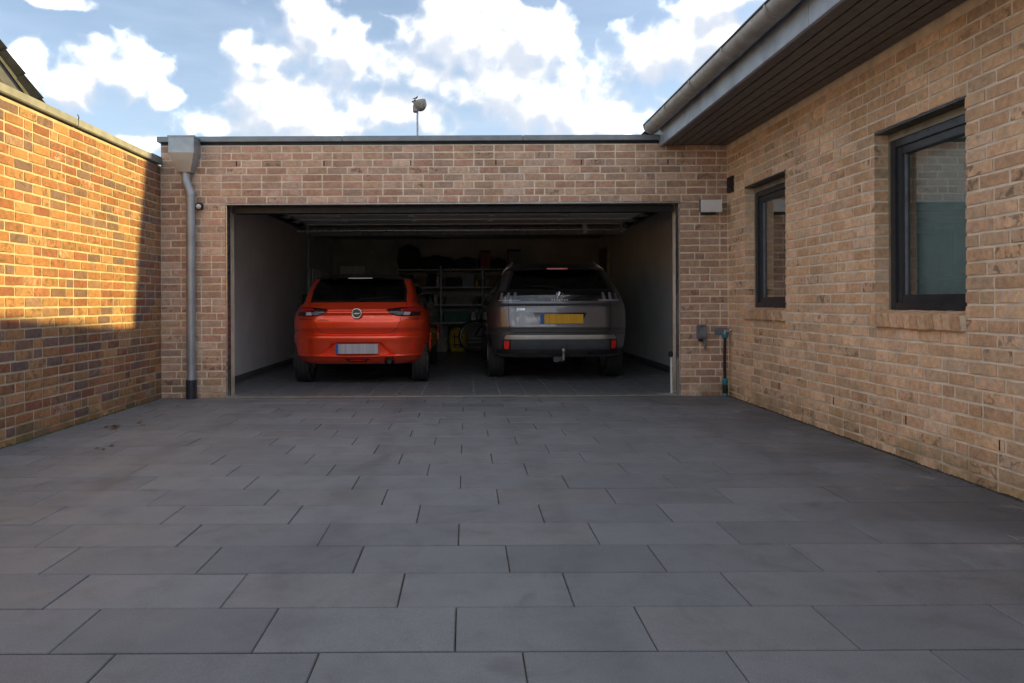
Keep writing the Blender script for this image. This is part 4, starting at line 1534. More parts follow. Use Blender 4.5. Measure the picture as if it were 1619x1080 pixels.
# fog lamp insert, exhaust, plate
car1.patch('fog_lamp', [(-0.165, 0.335), (-0.10, 0.292), (0.10, 0.292), (0.165, 0.335)], M['black'], c1, 0.004, 0.01, 0.015)
car1.patch('fog_lens', [(-0.10, 0.325), (-0.085, 0.305), (0.085, 0.305), (0.10, 0.325)], M['lens_bright'], c1, 0.007, 0.005, 0.015)
e = MB().lathe([(0.042, 0.020), (0.042, 0.22), (0.033, 0.22), (0.033, 0.022)], (0.40, 0, 0.308), 24, 'Y', cap=False)
e.build('exhaust', M['steel'], c1, 40)
MB().lathe([(0.0335, 0.05), (0.0335, 0.06)], (0.40, 0, 0.308), 24, 'Y').build('exhaust_inside', M['black'], c1)
MB().lathe([(0.060, 0.034), (0.060, 0.20), (0.045, 0.20), (0.045, 0.034)], (0.40, 0, 0.308), 24, 'Y', cap=False).build('exhaust_surround', M['black'], c1, 40)
pl = MB().box(-0.232, 0.262, 0.022, 0.032, 0.398, 0.520, 0.003).build('number_plate', M['plate_w'], c1)
MB().box(-0.266, -0.2325, 0.022, 0.032, 0.398, 0.520, 0.003).build('plate_band', M['eu'], pl)
car1.seam('bumper_crease', [(-0.60, 0.372), (-0.3, 0.368), (0.3, 0.368), (0.60, 0.372)], M['red'], c1, 0.004, 0.0)
# emblem: ring with a flash across it
yl = min(car1.y(0, 0.82 + 0.01 * k) for k in range(15)) - 0.002
em = MB().tube([(0.057 * math.cos(q), yl - 0.012, 0.897 + 0.057 * math.sin(q)) for q in [2 * math.pi * k / 36 for k in range(36)]], 0.009, 10, closed=True)
emo = em.build('emblem', M['chrome'], c1, 60)
MB().lathe([(0.052, yl - 0.006), (0.052, yl + 0.03)], (0, 0, 0.897), 32, 'Y').build('emblem_back', M['gloss'], emo)
MB().prism([(-0.052, 0.889), (0.012, 0.894), (-0.004, 0.884), (0.052, 0.905), (-0.012, 0.900), (0.004, 0.910)], yl - 0.016, yl - 0.008, 'XZ').build('emblem_flash', M['chrome'], emo)
tm_ = bpy.data.objects.new('lettering', text_mesh('CORSA', 0.040, M['chrome'], 0.002))
link(tm_, c1)
tm_.location = (-0.42, min(car1.y(-0.42 + 0.05 * k, 0.80 + 0.015 * j) for k in (-1, 0, 1) for j in range(3)) - 0.006, 0.818)
tm_.rotation_euler = (R(90), 0, R(-5))
tm_.scale = (1.15, 1, 1)
for (x, y) in ((-0.755, 0.58), (0.755, 0.58), (-0.755, 3.12), (0.755, 3.12)):
    wheel(c1, x, y, 0.315, 0.195, 0.215)
seats(c1, 0.62, 0.15, 0.90)
car_mirror(c1, 0.80, 2.62, 0.94, M['gloss'])
car_mirror(c1, -0.80, 2.62, 0.94, M['gloss'])
MB().box(0.17, 0.31, 2.42, 2.425, 1.15, 1.21).build('windscreen_sticker', M['white'], c1)
MB().box(-0.5, 0.5, 0.55, 0.75, 0.26, 0.36, 0.03).build('rear_axle', M['black'], c1)
MB().tube([(0.40, 0.10, 0.305), (0.38, 0.5, 0.30), (0.1, 0.7, 0.28)], 0.03, 10).build('silencer', M['steel'], c1, 40)

# ---- grey sport utility car
c2 = empty('sport_utility_car', (1.188, 8.84, 0.001))
tag(c2, 'dark metallic grey sport utility car with yellow number plate and tow bar', 'car')
keys2 = [
    (0.315, 0.80, 0.150, 4.30, 0.40, 0.38), (0.345, 0.84, 0.070, 4.36, 0.42, 0.40), (0.395, 0.86, 0.042, 4.40, 0.42, 0.42),
    (0.418, 0.875, 0.040, 4.42, 0.42, 0.43), (0.430, 0.88, 0.026, 4.42, 0.42, 0.43), (0.540, 0.900, 0.010, 4.44, 0.42, 0.44),
    (0.612, 0.910, 0.004, 4.44, 0.42, 0.44), (0.625, 0.912, 0.030, 4.44, 0.42, 0.44), (0.638, 0.915, 0.056, 4.43, 0.42, 0.43),
    (0.665, 0.918, 0.052, 4.42, 0.41, 0.42), (0.705, 0.920, 0.030, 4.41, 0.41, 0.42), (0.730, 0.920, 0.034, 4.40, 0.40, 0.42), (0.900, 0.918, 0.064, 4.30, 0.39, 0.40),
    (0.985, 0.905, 0.082, 4.10, 0.37, 0.38), (1.000, 0.902, 0.098, 4.05, 0.36, 0.38), (1.040, 0.885, 0.108, 3.80, 0.33, 0.36),
    (1.100, 0.850, 0.120, 3.45, 0.26, 0.33), (1.170, 0.815, 0.150, 3.20, 0.18, 0.30), (1.200, 0.800, 0.185, 3.10, 0.15, 0.29),
    (1.300, 0.755, 0.290, 2.82, 0.13, 0.27), (1.400, 0.710, 0.390, 2.54, 0.13, 0.27), (1.455, 0.680, 0.440, 2.40, 0.13, 0.27),
    (1.500, 0.645, 0.530, 2.25, 0.15, 0.28), (1.545, 0.56, 0.700, 2.05, 0.17, 0.30), (1.575, 0.42, 0.95, 1.85, 0.18, 0.30)]


def feat2(x, z):
    hw = 0.335 - (0.895 - z) * 0.55          # plate niche, wider at the top
    d = min(1 - sstep(hw - 0.012, hw + 0.010, abs(x)), 1 - sstep(0.880, 0.897, z), sstep(0.735, 0.765, z))
    return 0.0


car2 = Car(keys2, (1.185, 1.435), 1.45, (0.88, 3.555), 0.345, feat2, k=0.055, n=2.4)
p2 = car2.shell(c2, {'body': M['grey'], 'roof': M['gloss'], 'rear_window': M['car_glass'], 'side_window': M['car_glass'],
                     'windscreen': M['car_glass'], 'pillar': M['gloss']})
nsx = 0.70
# gloss band with the lamps
band = car2.patch('lamp_band', [(-0.80, 1.040), (0.80, 1.040), (0.79, 1.10), (0.765, 1.168), (-0.765, 1.168), (-0.79, 1.10)], M['gloss'], c2, 0.004, 0.008, 0.025)
for sx in (1, -1):
    for k in range(3):
        x0 = 0.535 + k * 0.085
        q = [(x0, 1.062), (x0 + 0.030, 1.062), (x0 + 0.050, 1.150), (x0 + 0.022, 1.150)]
        q = [(x * 1.0 - 0.02 * (z - 1.06) * 6, z) for x, z in q] if False else [(x0 + 0.03 - 0.012, 1.062), (x0 + 0.060, 1.062), (x0 + 0.040, 1.152), (x0 + 0.012, 1.152)]
        car2.patch('tail_lamp', q if sx > 0 else mirror(q), M['box_grey'], c2, 0.008, 0.005, 0.02)
    q = [(0.50, 1.046), (0.78, 1.046), (0.78, 1.056), (0.50, 1.056)]
    car2.patch('indicator', q if sx > 0 else mirror(q), M['lens_w'], c2, 0.008, 0.005, 0.03)
    q = [(0.655, 0.425), (0.715, 0.430), (0.715, 0.535), (0.650, 0.535)]
    rb = [(0.63, 0.412), (0.74, 0.418), (0.735, 0.548), (0.625, 0.548)]
    hs = car2.patch('reflector_housing', rb if sx > 0 else mirror(rb), M['black'], c2, 0.004, 0.01, 0.02)
    car2.patch('reflector', q if sx > 0 else mirror(q), M['lens_bright'], hs, 0.009, 0.006, 0.02)
    q = [(0.655, 1.17), (0.69, 1.17), (0.595, 1.44), (0.55, 1.44)]
    car2.patch('window_trim', q if sx > 0 else mirror(q), M['gloss'], c2, 0.003, 0.006)
    MB().tube([(sx * 0.715, 0.72, 1.40), (sx * 0.66, 0.66, 1.475), (sx * 0.585, 0.66, 1.525), (sx * 0.56, 0.80, 1.570), (sx * 0.56, 2.1, 1.590), (sx * 0.57, 2.2, 1.55)], [0.006, 0.009, 0.012, 0.014, 0.014, 0.012], 8).build('roof_rail', M['satin'], c2, 60)
    car2.seam('tailgate_gap', [(sx * 0.665, 1.17), (sx * 0.655, 1.04), (sx * 0.650, 0.80), (sx * 0.640, 0.66), (sx * 0.60, 0.642)], M['black'], c2, 0.0035, 0.0)
car2.seam('tailgate_gap', [(-0.60, 0.642), (0, 0.640), (0.60, 0.642)], M['black'], c2, 0.004, 0.0)
car2.patch('bumper_strip', [(-0.70, 0.556), (0.70, 0.556), (0.712, 0.575), (0.685, 0.608), (-0.685, 0.608), (-0.712, 0.575)], M['satin'], c2, 0.012, 0.018, 0.016, 60)
car2.patch('bumper_lower', [(-0.62, 0.425), (0.62, 0.425), (0.62, 0.548), (-0.62, 0.548)], M['plast'], c2, 0.004, 0.008, 0.04)
car2.patch('diffuser', [(-0.79, 0.322), (0.79, 0.322), (0.81, 0.418), (-0.81, 0.418)], M['black'], c2, 0.005, 0.01, 0.04)
for x0, x1 in ((-0.56, -0.30), (0.34, 0.60)):
    car2.patch('exhaust_trim', [(x0, 0.352), (x1, 0.352), (x1 + 0.02 * (x1 > 0), 0.402), (x0 - 0.02 * (x0 < 0), 0.402)], M['gloss'], c2, 0.012, 0.01, 0.03)
for x0, x1 in ((-0.47, -0.10), (0.07, 0.34)):
    car2.seam('bumper_crease', [(x0, 0.435), (x0 + 0.02, 0.52), (x1 - 0.02, 0.52), (x1, 0.435)], M['black'], c2, 0.002, 0.004)
# window lower trim, spoiler, brake light
car2.patch('window_trim', [(-0.66, 1.166), (0.66, 1.166), (0.655, 1.196), (-0.655, 1.196)], M['gloss'], c2, 0.003, 0.006)
vs, fs = [], []
for i in range(nseg + 1):
    x = -0.62 + 1.24 * i / nseg
    b = (x / 0.62) ** 2
    yb = 0.33 + 0.07 * b + 0.12 * b ** 4
    for (yy, zz) in ((yb, 1.455 - 0.02 * b), (yb + 0.01, 1.480 - 0.025 * b), (0.72, 1.552 - 0.055 * b), (0.70, 1.44), (yb + 0.10, 1.43 - 0.02 * b)):
        vs.append((x, yy, zz))
for i in range(nseg):
    for k in range(5):
        a, b = i * 5 + k, i * 5 + (k + 1) % 5
        fs.append((a, b, b + 5, a + 5))
fs += [(0, 1, 2, 3, 4), tuple(nseg * 5 + k for k in (4, 3, 2, 1, 0))]
sp2 = MB().add(vs, fs).build('spoiler', M['gloss'], c2, 35)
MB().box(-0.135, 0.135, 0.326, 0.36, 1.455, 1.473, 0.003).build('brake_light', M['lens_bright'], sp2)
MB().tube([(0.0, car2.y(0, 1.20) - 0.02, 1.215), (-0.2, car2.y(-.2, 1.225) - 0.018, 1.235), (-0.42, car2.y(-.42, 1.24) - 0.016, 1.238)], 0.008, 6).build('wiper', M['black'], c2)
# number plate in its niche
car2.patch('plate_niche', [(-0.335, 0.884), (-0.318, 0.84), (-0.262, 0.748), (0.262, 0.748), (0.318, 0.84), (0.335, 0.884)], M['gloss'], c2, 0.003, 0.006, 0.02)
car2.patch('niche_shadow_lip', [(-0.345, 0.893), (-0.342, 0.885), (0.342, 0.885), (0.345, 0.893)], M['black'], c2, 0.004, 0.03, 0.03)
py = car2.y(0, 0.76) - 0.014
pl2 = MB().box(-0.205, 0.29, py, py + 0.01, 0.752, 0.872, 0.004).build('number_plate', M['plate_y'], c2)
MB().box(-0.252, -0.2055, py, py + 0.01, 0.752, 0.872, 0.004).build('plate_band', M['eu'], pl2)
# rearing lion emblem, word mark, model badge
ly = car2.y(0, 1.115) - 0.012
lion = MB()
for (a, b, r0, r1) in (((0.006, 1.148), (-0.010, 1.108), 0.010, 0.009), ((-0.010, 1.108), (0.018, 1.092), 0.009, 0.006), ((0.018, 1.092), (0.026, 1.070), 0.006, 0.005),
                       ((-0.010, 1.108), (-0.024, 1.090), 0.008, 0.005), ((-0.024, 1.090), (-0.020, 1.070), 0.005, 0.005), ((0.0, 1.135), (-0.034, 1.140), 0.006, 0.004),
                       ((-0.004, 1.122), (-0.036, 1.118), 0.006, 0.004), ((0.006, 1.146), (-0.012, 1.156), 0.009, 0.006), ((0.012, 1.100), (0.036, 1.118), 0.004, 0.003), ((0.036, 1.118), (0.030, 1.142), 0.003, 0.004)):
    lion.tube([(a[0] * 1.25, ly, 1.115 + (a[1] - 1.115) * 1.1), (b[0] * 1.25, ly, 1.115 + (b[1] - 1.115) * 1.1)], [r0, r1], 8)
lion.build('emblem', M['chrome'], c2, 50)
for i, ch in enumerate('PEUGEOT'):
    o = bpy.data.objects.new('lettering', text_mesh(ch, 0.026, M['chrome'], 0.002))
    link(o, c2)
    x = (i - 3) * 0.032
    o.location = (x, car2.y(x, 1.052) - 0.008, 1.052)
    o.rotation_euler = (R(90), 0, 0)
o = bpy.data.objects.new('lettering', text_mesh('3008', 0.042, M['chrome'], 0.002))
link(o, c2)
o.location = (-0.50, car2.y(-0.44, 0.935) - 0.006, 0.935)
o.rotation_euler = (R(84), 0, R(-10))
o.scale = (1.3, 1, 1)
# tow bar
tb = MB().tube([(0.025, 0.30, 0.30), (0.025, 0.02, 0.295), (0.025, -0.055, 0.315), (0.025, -0.065, 0.375)], 0.018, 12)
tb.lathe([(0.001, 0.447), (0.020, 0.440), (0.025, 0.420), (0.020, 0.400), (0.014, 0.392), (0.014, 0.37)], (0.025, -0.065, 0), 16)
tbo = tb.build('tow_bar', M['steel'], c2, 45)
MB().lathe([(0.036, -0.01), (0.036, 0.06)], (-0.06, 0, 0.300), 16, 'Y').box(-0.08, 0.04, 0.03, 0.06, 0.275, 0.33).build('tow_socket', M['plast'], tbo, 40)
for (x, y) in ((-0.795, 0.88), (0.795, 0.88), (-0.795, 3.555), (0.795, 3.555)):
    wheel(c2, x, y, 0.345, 0.225, 0.235)
seats(c2, 0.68, 0.25, 1.02)
car_mirror(c2, 0.86, 2.85, 1.08, M['grey'])
car_mirror(c2, -0.86, 2.85, 1.08, M['grey'])
MB().box(-0.55, 0.55, 0.80, 1.0, 0.26, 0.40, 0.03).build('rear_axle', M['black'], c2)
MB().box(-0.45, 0.45, 0.30, 0.62, 0.30, 0.40, 0.05).build('silencer', M['steel'], c2, 40)

# ------------------------------------------------------------------ fittings on the garage front
def px(x, dist):
    return (x - 738) / F_PX * dist


wl = empty('wall_lamp', (2.64, D, 2.06))
tag(wl, 'white box shaped wall lamp on the brick pier right of the garage opening', 'lamp')
under(MB().box(2.527, 2.757, D - 0.115, D - 0.100, 1.990, 2.125, 0.004).build('cover', M['white'], None, 30), wl)
under(MB().box(2.533, 2.751, D - 0.099, D - 0.035, 1.998, 2.130, 0.004).build('housing', M['anthra'], None, 30), wl)
under(MB().box(2.56, 2.70, D - 0.085, D + 0.002, 1.972, 1.997, 0.003).build('base', M['black']), wl)

sn = empty('motion_sensor', (-2.905, D, 2.09))
tag(sn, 'small black motion sensor with pale lens beside the zinc downpipe', 'sensor')
under(MB().box(-2.945, -2.87, D - 0.055, D + 0.002, 2.05, 2.128, 0.014).build('housing', M['black'], None, 40), sn)
under(MB().lathe([(0.004, -0.088), (0.018, -0.082), (0.026, -0.066), (0.028, -0.05)], (-2.906, D, 2.082), 18, 'Y').build('lens', M['white'], None, 50), sn)

so = empty('outdoor_socket', (2.555, D, 0.7))
tag(so, 'grey weatherproof socket box on the brick pier with a short pipe below', 'socket')
under(MB().box(2.505, 2.605, D - 0.055, D + 0.002, 0.62, 0.775, 0.010).build('housing', M['box_grey'], None, 40), so)
under(MB().box(2.513, 2.597, D - 0.080, D - 0.054, 0.640, 0.735, 0.008).build('lid', M['box_grey'], None, 40), so)
for x in (2.53, 2.58):
    under(MB().tube([(x, D - 0.066, 0.755), (x + 0.014, D - 0.072, 0.770)], 0.010, 10).build('hinge', M['box_grey']), so)
under(MB().tube([(2.592, D - 0.03, 0.62), (2.592, D - 0.03, 0.505)], 0.013, 12).build('conduit', M['box_grey'], None, 50), so)
under(MB().box(2.525, 2.565, D - 0.055, D - 0.01, 0.592, 0.621, 0.004).build('cable_gland', M['black']), so)

tp = empty('garden_tap', (2.80, D, 0.7))
tag(tp, 'garden tap in the corner with black riser hose and teal couplings', 'tap')
xt = 2.788
under(MB().box(2.705, 2.852, D - 0.012, D + 0.003, 0.660, 0.738, 0.004).build('back_plate', M['box_grey'], None, 40), tp)
m = MB().tube([(xt + 0.03, D - 0.005, 0.71), (xt + 0.012, D - 0.075, 0.71), (xt, D - 0.088, 0.690), (xt, D - 0.088, 0.665)], 0.014, 12)
under(m.build('spout', M['steel'], None, 40), tp)
hd = MB().tube([(xt + 0.035, D - 0.06, 0.71), (xt + 0.035, D - 0.10, 0.71)], 0.008, 8)
for k in range(4):
    q = k * math.pi / 2 + 0.5
    hd.tube([(xt + 0.035, D - 0.105, 0.71), (xt + 0.035 + 0.028 * math.cos(q), D - 0.105, 0.71 + 0.028 * math.sin(q))], [0.007, 0.010], 8)
under(hd.build('tap_handle', M['alu'], None, 40), tp)
under(MB().lathe([(0.024, 0.630), (0.030, 0.640), (0.030, 0.675), (0.022, 0.682)], (xt, D - 0.088, 0), 16).build('coupling', M['teal'], None, 40), tp)
under(MB().tube([(xt, D - 0.088, 0.632), (xt - 0.004, D - 0.086, 0.40), (xt - 0.002, D - 0.085, 0.175)], 0.016, 12).build('hose', M['black'], None, 50), tp)
under(MB().lathe([(0.020, 0.195), (0.029, 0.185), (0.029, 0.135), (0.024, 0.128)], (xt, D - 0.085, 0), 16).build('coupling', M['teal'], None, 40), tp)
under(MB().lathe([(0.026, 0.128), (0.028, 0.12), (0.028, 0.045), (0.024, 0.036)], (xt, D - 0.085, 0), 16).build('quick_connector', M['black'], None, 40), tp)
under(MB().lathe([(0.022, 0.036), (0.024, 0.030), (0.024, -0.01)], (xt, D - 0.085, 0), 16).build('ground_socket', M['teal'], None, 40), tp)

ph = empty('safety_sensor_post', (2.27, D + 0.2, 0))
tag(ph, 'slim white sensor post with black head inside the right edge of the opening', 'post')
under(MB().box(2.275, 2.297, D + 0.17, D + 0.19, 0.002, 0.41, 0.004).build('post', M['white'], None, 40), ph)
under(MB().box(2.255, 2.300, D + 0.15, D + 0.20, 0.41, 0.47, 0.010).build('head', M['black'], None, 40), ph)

# ------------------------------------------------------------------ weather station above the roof
WY = 9.4
sc_ = F_PX / WY
def wp(x, y):
    return ((x - 738) / sc_, (478 - y) / sc_ + CAM_H)
wx, wz = wp(661.3, 178)
ws = empty('weather_station', (wx, WY, 2.78))
tag(ws, 'weather station on a thin pole standing on the flat garage roof', 'weather station')
under(MB().tube([(wx, WY, 2.78), (wx, WY, wz)], 0.013, 10).box(wx - 0.08, wx + 0.08, WY - 0.08, WY + 0.08, 2.785, 2.80).build('pole', M['steel'], None, 50), ws)
bx_, bz = wp(658.5, 175)
under(MB().box(bx_ - 0.035, bx_ + 0.035, WY - 0.05, WY + 0.04, bz - 0.02, bz + 0.07, 0.008).build('transmitter', M['station'], None, 40), ws)
rg = MB()
cx_, cz = wp(665, 166)
for (r, h) in ((0.050, -0.075), (0.075, -0.045), (0.085, -0.02), (0.085, 0.005), (0.080, 0.03)):
    pass
rg.lathe([(0.035, -0.075), (0.055, -0.06), (0.082, -0.02), (0.088, 0.03), (0.086, 0.055), (0.076, 0.05), (0.05, 0.0)], (0, 0, 0), 24)
ro = rg.build('rain_collector', M['station'], None, 40)
ro.matrix_world = Matrix.Translation((cx_ + 0.01, WY - 0.02, cz - 0.005)) @ Matrix.Rotation(R(-14), 4, 'Y')
under(ro, ws)
ax_, az_ = wp(657.6, 160)
under(MB().tube([(ax_, WY, bz), (ax_, WY, wp(0, 154)[1])], 0.008, 8).build('mast', M['box_grey'], None, 50), ws)
an = MB()
for k in range(3):
    q = 0.5 + k * 2.094
    ex, ey = ax_ + 0.035 * math.cos(q), WY + 0.035 * math.sin(q)
    an.tube([(ax_, WY, az_), (ex, ey, az_)], 0.003, 6)
    an.lathe([(0.003, 0.0), (0.014, 0.005), (0.016, 0.018)], (ex, ey, az_ - 0.01), 10)
under(an.build('anemometer', M['black'], None, 40), ws)
under(MB().prism([(ax_ - 0.03, wp(0, 155)[1]), (ax_ + 0.015, wp(0, 156)[1]), (ax_ + 0.03, wp(0, 151)[1]), (ax_ + 0.04, wp(0, 151.5)[1]), (ax_ + 0.03, wp(0, 155)[1]), (ax_ - 0.03, wp(0, 156.5)[1])], WY - 0.003, WY + 0.003, 'XZ').build('wind_vane', M['black']), ws)

# ------------------------------------------------------------------ garage contents
lampc = empty('ceiling_lamp', (-0.05, 14.5, CE))
tag(lampc, 'long unlit tube lamp under the garage ceiling', 'lamp')
under(MB().box(-0.80, 0.69, 14.46, 14.56, 2.415, CE - 0.003, 0.005).build('housing', M['white'], None, 40), lampc)
under(MB().tube([(-0.77, 14.50, 2.398), (0.66, 14.50, 2.398)], 0.014, 10).build('tube', M['white'], None, 50), lampc)

rack = empty('shelving_rack', (-0.1, 15.1, 0))
tag(rack, 'grey metal shelving rack filled with clutter along the garage back wall', 'shelves')
RX = (-1.50, -0.553, 0.337, 1.24)
RZ = (0.20, 0.61, 0.99, 1.365, 1.742)
RY0, RY1 = 14.85, 15.35
for x in RX:
    for y in (RY0, RY1 - 0.03):
        m = MB().box(x - 0.018, x + 0.018, y, y + 0.004, 0.002, 1.80).box(x - 0.018, x - 0.014, y, y + 0.03, 0.002, 1.80)
        for k in range(34):
            m.box(x - 0.006, x + 0.006, y - 0.0015, y - 0.0005, 0.06 + k * 0.05, 0.08 + k * 0.05)
        under(m.build('upright', M['rack']), rack)
for x0, x1 in zip(RX, RX[1:]):
    for z in RZ:
        under(MB().box(x0 + 0.019, x1 - 0.019, RY0 + 0.002, RY1 - 0.002, z - 0.032, z, 0.003).build('shelf', M['rack']), rack)


def thing_box(name, label, cat, x, y, z, w, d, h, mat, lid=None, group=None):
    e = empty(name, (x, y, z))
    tag(e, label, cat, group)
    MB().box(-w / 2, w / 2, -d / 2, d / 2, 0.001, h * 0.86, 0.006).build('body', mat, e, 40)
    MB().box(-w / 2 - 0.008, w / 2 + 0.008, -d / 2 - 0.008, d / 2 + 0.008, h * 0.86 + 0.001, h, 0.006).build('lid', lid or mat, e, 40)
    return e


def bottle(label, x, y, z, r, h, mat, cap):
    e = empty('bottle', (x, y, z))
    tag(e, label, 'bottle')
    MB().lathe([(r * 0.9, 0.001), (r, 0.01), (r, h * 0.6), (r * 0.45, h * 0.78), (r * 0.4, h * 0.88)], (0, 0, 0), 16).build('body', mat, e, 45)
    MB().lathe([(r * 0.48, h * 0.885), (r * 0.48, h)], (0, 0, 0), 14).build('cap', cap, e, 45)


def bag(name, label, cat, x, y, z, w, d, h, mat, seed, strap=None):
    rr = random.Random(seed)
    bm = bmesh.new()
    bmesh.ops.create_cube(bm, size=1)
    bmesh.ops.subdivide_edges(bm, edges=bm.edges[:], cuts=5, use_grid_fill=True)
    for v in bm.verts:
        p = v.co.copy()
        q = p.normalized() * 0.62
        c = p.lerp(q, 0.62)
        nn = mnoise.noise(c * 4 + Vector((seed, 0, 0))) * 0.12
        c = c * (1 + nn)
        v.co = Vector((c.x * w, c.y * d, max(0.001, (c.z + 0.45) * h)))
    me = bpy.data.meshes.new('body')
    bm.to_mesh(me)
    bm.free()
    me.materials.append(mat)
    me.polygons.foreach_set('use_smooth', [True] * len(me.polygons))
    e = empty(name, (x, y, z))
    tag(e, label, cat)
    link(bpy.data.objects.new('body', me), e)
    hd = MB().tube([(-w * 0.2, 0, h * 0.85), (-w * 0.12, 0, h * 1.04), (w * 0.12, 0, h * 1.04), (w * 0.2, 0, h * 0.85)], 0.012, 8)
    hd.build('handle', strap or M['black'], e, 50)
    return e


cols = {}
def cm(name, c, rough=0.6):
    if name not in cols:
        cols[name] = plain(name, c, rough, var=0.15)
    return cols[name]
GRN, DKR, NAV = cm('green_plastic', (0.03, 0.16, 0.10)), cm('dark_red_plastic', (0.25, 0.03, 0.03)), cm('navy_cloth', (0.02, 0.022, 0.05), 0.9)
YEL, CRM, BRN = cm('yellow_cloth', (0.62, 0.44, 0.03), 0.85), cm('cream_card', (0.42, 0.38, 0.30), 0.85), cm('brown_card', (0.20, 0.13, 0.08), 0.9)
DRK = cm('charcoal_cloth', (0.03, 0.03, 0.032), 0.9)
YS = 15.08
# top shelf
bag('duffel_bag', 'bulky dark duffel bag at the left end of the top shelf', 'bag', -1.24, YS, 1.742, 0.44, 0.42, 0.50, DRK, 3)
bag('sports_bag', 'long low navy bag lying on the top shelf over the left upright', 'bag', -0.66, YS, 1.742, 0.66, 0.40, 0.28, NAV, 5)
bag('tool_bag', 'long dark bag lying on the middle of the top shelf', 'bag', 0.0, YS, 1.742, 0.55, 0.36, 0.24, DRK, 8)
thing_box('machine_case', 'dark red machine case standing on the top shelf', 'case', 0.40, YS, 1.742, 0.20, 0.3, 0.40, DKR, M['black'])
bag('cloth_bundle', 'dark cloth bundle on the top shelf beside the red case', 'bundle', 0.68, YS, 1.742, 0.30, 0.34, 0.22, DRK, 12)
thing_box('tool_case', 'tall grey tool case at the right of the top shelf', 'case', 1.02, YS, 1.742, 0.26, 0.3, 0.42, M['box_grey'], M['black'])
# shelf at 1.365
for i, (x, w, h, mt, lab) in enumerate(((-1.30, 0.26, 0.26, DRK, 'charcoal storage box at the left of the upper shelf'), (-0.98, 0.24, 0.22, BRN, 'brown carton on the upper shelf between charcoal and navy boxes'),
                                        (-0.74, 0.16, 0.28, NAV, 'tall navy box on the upper shelf beside an upright'), (-0.30, 0.30, 0.20, DRK, 'wide low charcoal box on the upper middle shelf'),
                                        (0.03, 0.24, 0.27, M['box_grey'], 'grey plastic box on the upper middle shelf'), (0.60, 0.28, 0.25, BRN, 'brown carton on the upper right shelf'), (0.95, 0.26, 0.22, GRN, 'green box on the upper right shelf'))):
    thing_box('storage_box', lab, 'box', x, YS, 1.367, w, 0.34, h, mt)
bottle('pale bottle standing beside the left upright on the upper shelf', -0.62, 14.93, 1.367, 0.035, 0.25, M['white'], DKR)
bottle('yellow bottle at the front of the upper middle shelf', 0.22, 14.93, 1.367, 0.04, 0.20, YEL, M['black'])
bottle('pale bottle at the front of the upper right shelf', 0.44, 14.93, 1.367, 0.035, 0.22, CRM, M['black'])
# shelf at 0.99: open slatted crate in the middle bay
cr_ = empty('slatted_crate', (-0.16, YS - 0.02, 0.991))
tag(cr_, 'pale open slatted crate on the middle shelf', 'crate')
for s in (-1, 1):
    for z in (0.02, 0.075, 0.13, 0.185):
        MB().box(-0.27, 0.27, s * 0.17 - 0.006, s * 0.17 + 0.006, z, z + 0.032).build('slat', CRM, cr_)
        MB().box(s * 0.27 - 0.006, s * 0.27 + 0.006, -0.162, 0.162, z, z + 0.032).build('slat', CRM, cr_)
    for t in (-1, 1):
        MB().box(s * 0.255 - 0.012, s * 0.255 + 0.012, t * 0.152 - 0.01, t * 0.152 + 0.01, 0.002, 0.23).build('corner_post', CRM, cr_)
MB().box(-0.26, 0.26, -0.16, 0.16, 0.003, 0.015).build('base', CRM, cr_)
thing_box('storage_box', 'charcoal box at the left end of the middle shelf', 'box', -1.20, YS, 0.991, 0.34, 0.34, 0.26, DRK)
thing_box('storage_box', 'navy box on the middle shelf beside two bottles', 'box', -0.84, YS, 0.991, 0.24, 0.34, 0.22, NAV)
bottle('white bottle on the middle shelf behind the left upright', -0.66, 14.93, 0.991, 0.04, 0.24, M['white'], M['teal'])
bottle('green bottle on the middle shelf between navy box and white bottle', -0.77, 14.90, 0.991, 0.04, 0.20, GRN, M['black'])
thing_box('storage_box', 'dark green box on the middle right shelf', 'box', 0.66, YS, 0.991, 0.34, 0.34, 0.28, GRN)
thing_box('storage_box', 'brown carton at the right end of the middle shelf', 'box', 1.02, YS, 0.991, 0.26, 0.34, 0.24, BRN)
# shelf at 0.61
thing_box('storage_box', 'wide green lidded box on the lower middle shelf', 'box', -0.22, YS, 0.612, 0.52, 0.36, 0.27, GRN, M['box_grey'])
bottle('pale canister beside the green lidded box', 0.14, 14.94, 0.612, 0.05, 0.25, M['white'], DKR)
bottle('grey canister at the right of the lower middle shelf', 0.26, 14.96, 0.612, 0.045, 0.28, M['box_grey'], M['black'])
thing_box('storage_box', 'grey plastic box on the lower left shelf beside an upright', 'box', -0.78, YS, 0.612, 0.34, 0.34, 0.26, M['box_grey'])
thing_box('storage_box', 'brown carton at the left end of the lower shelf', 'box', -1.22, YS, 0.612, 0.34, 0.34, 0.24, BRN)
thing_box('storage_box', 'charcoal box on the lower right shelf', 'box', 0.75, YS, 0.612, 0.44, 0.34, 0.26, DRK)
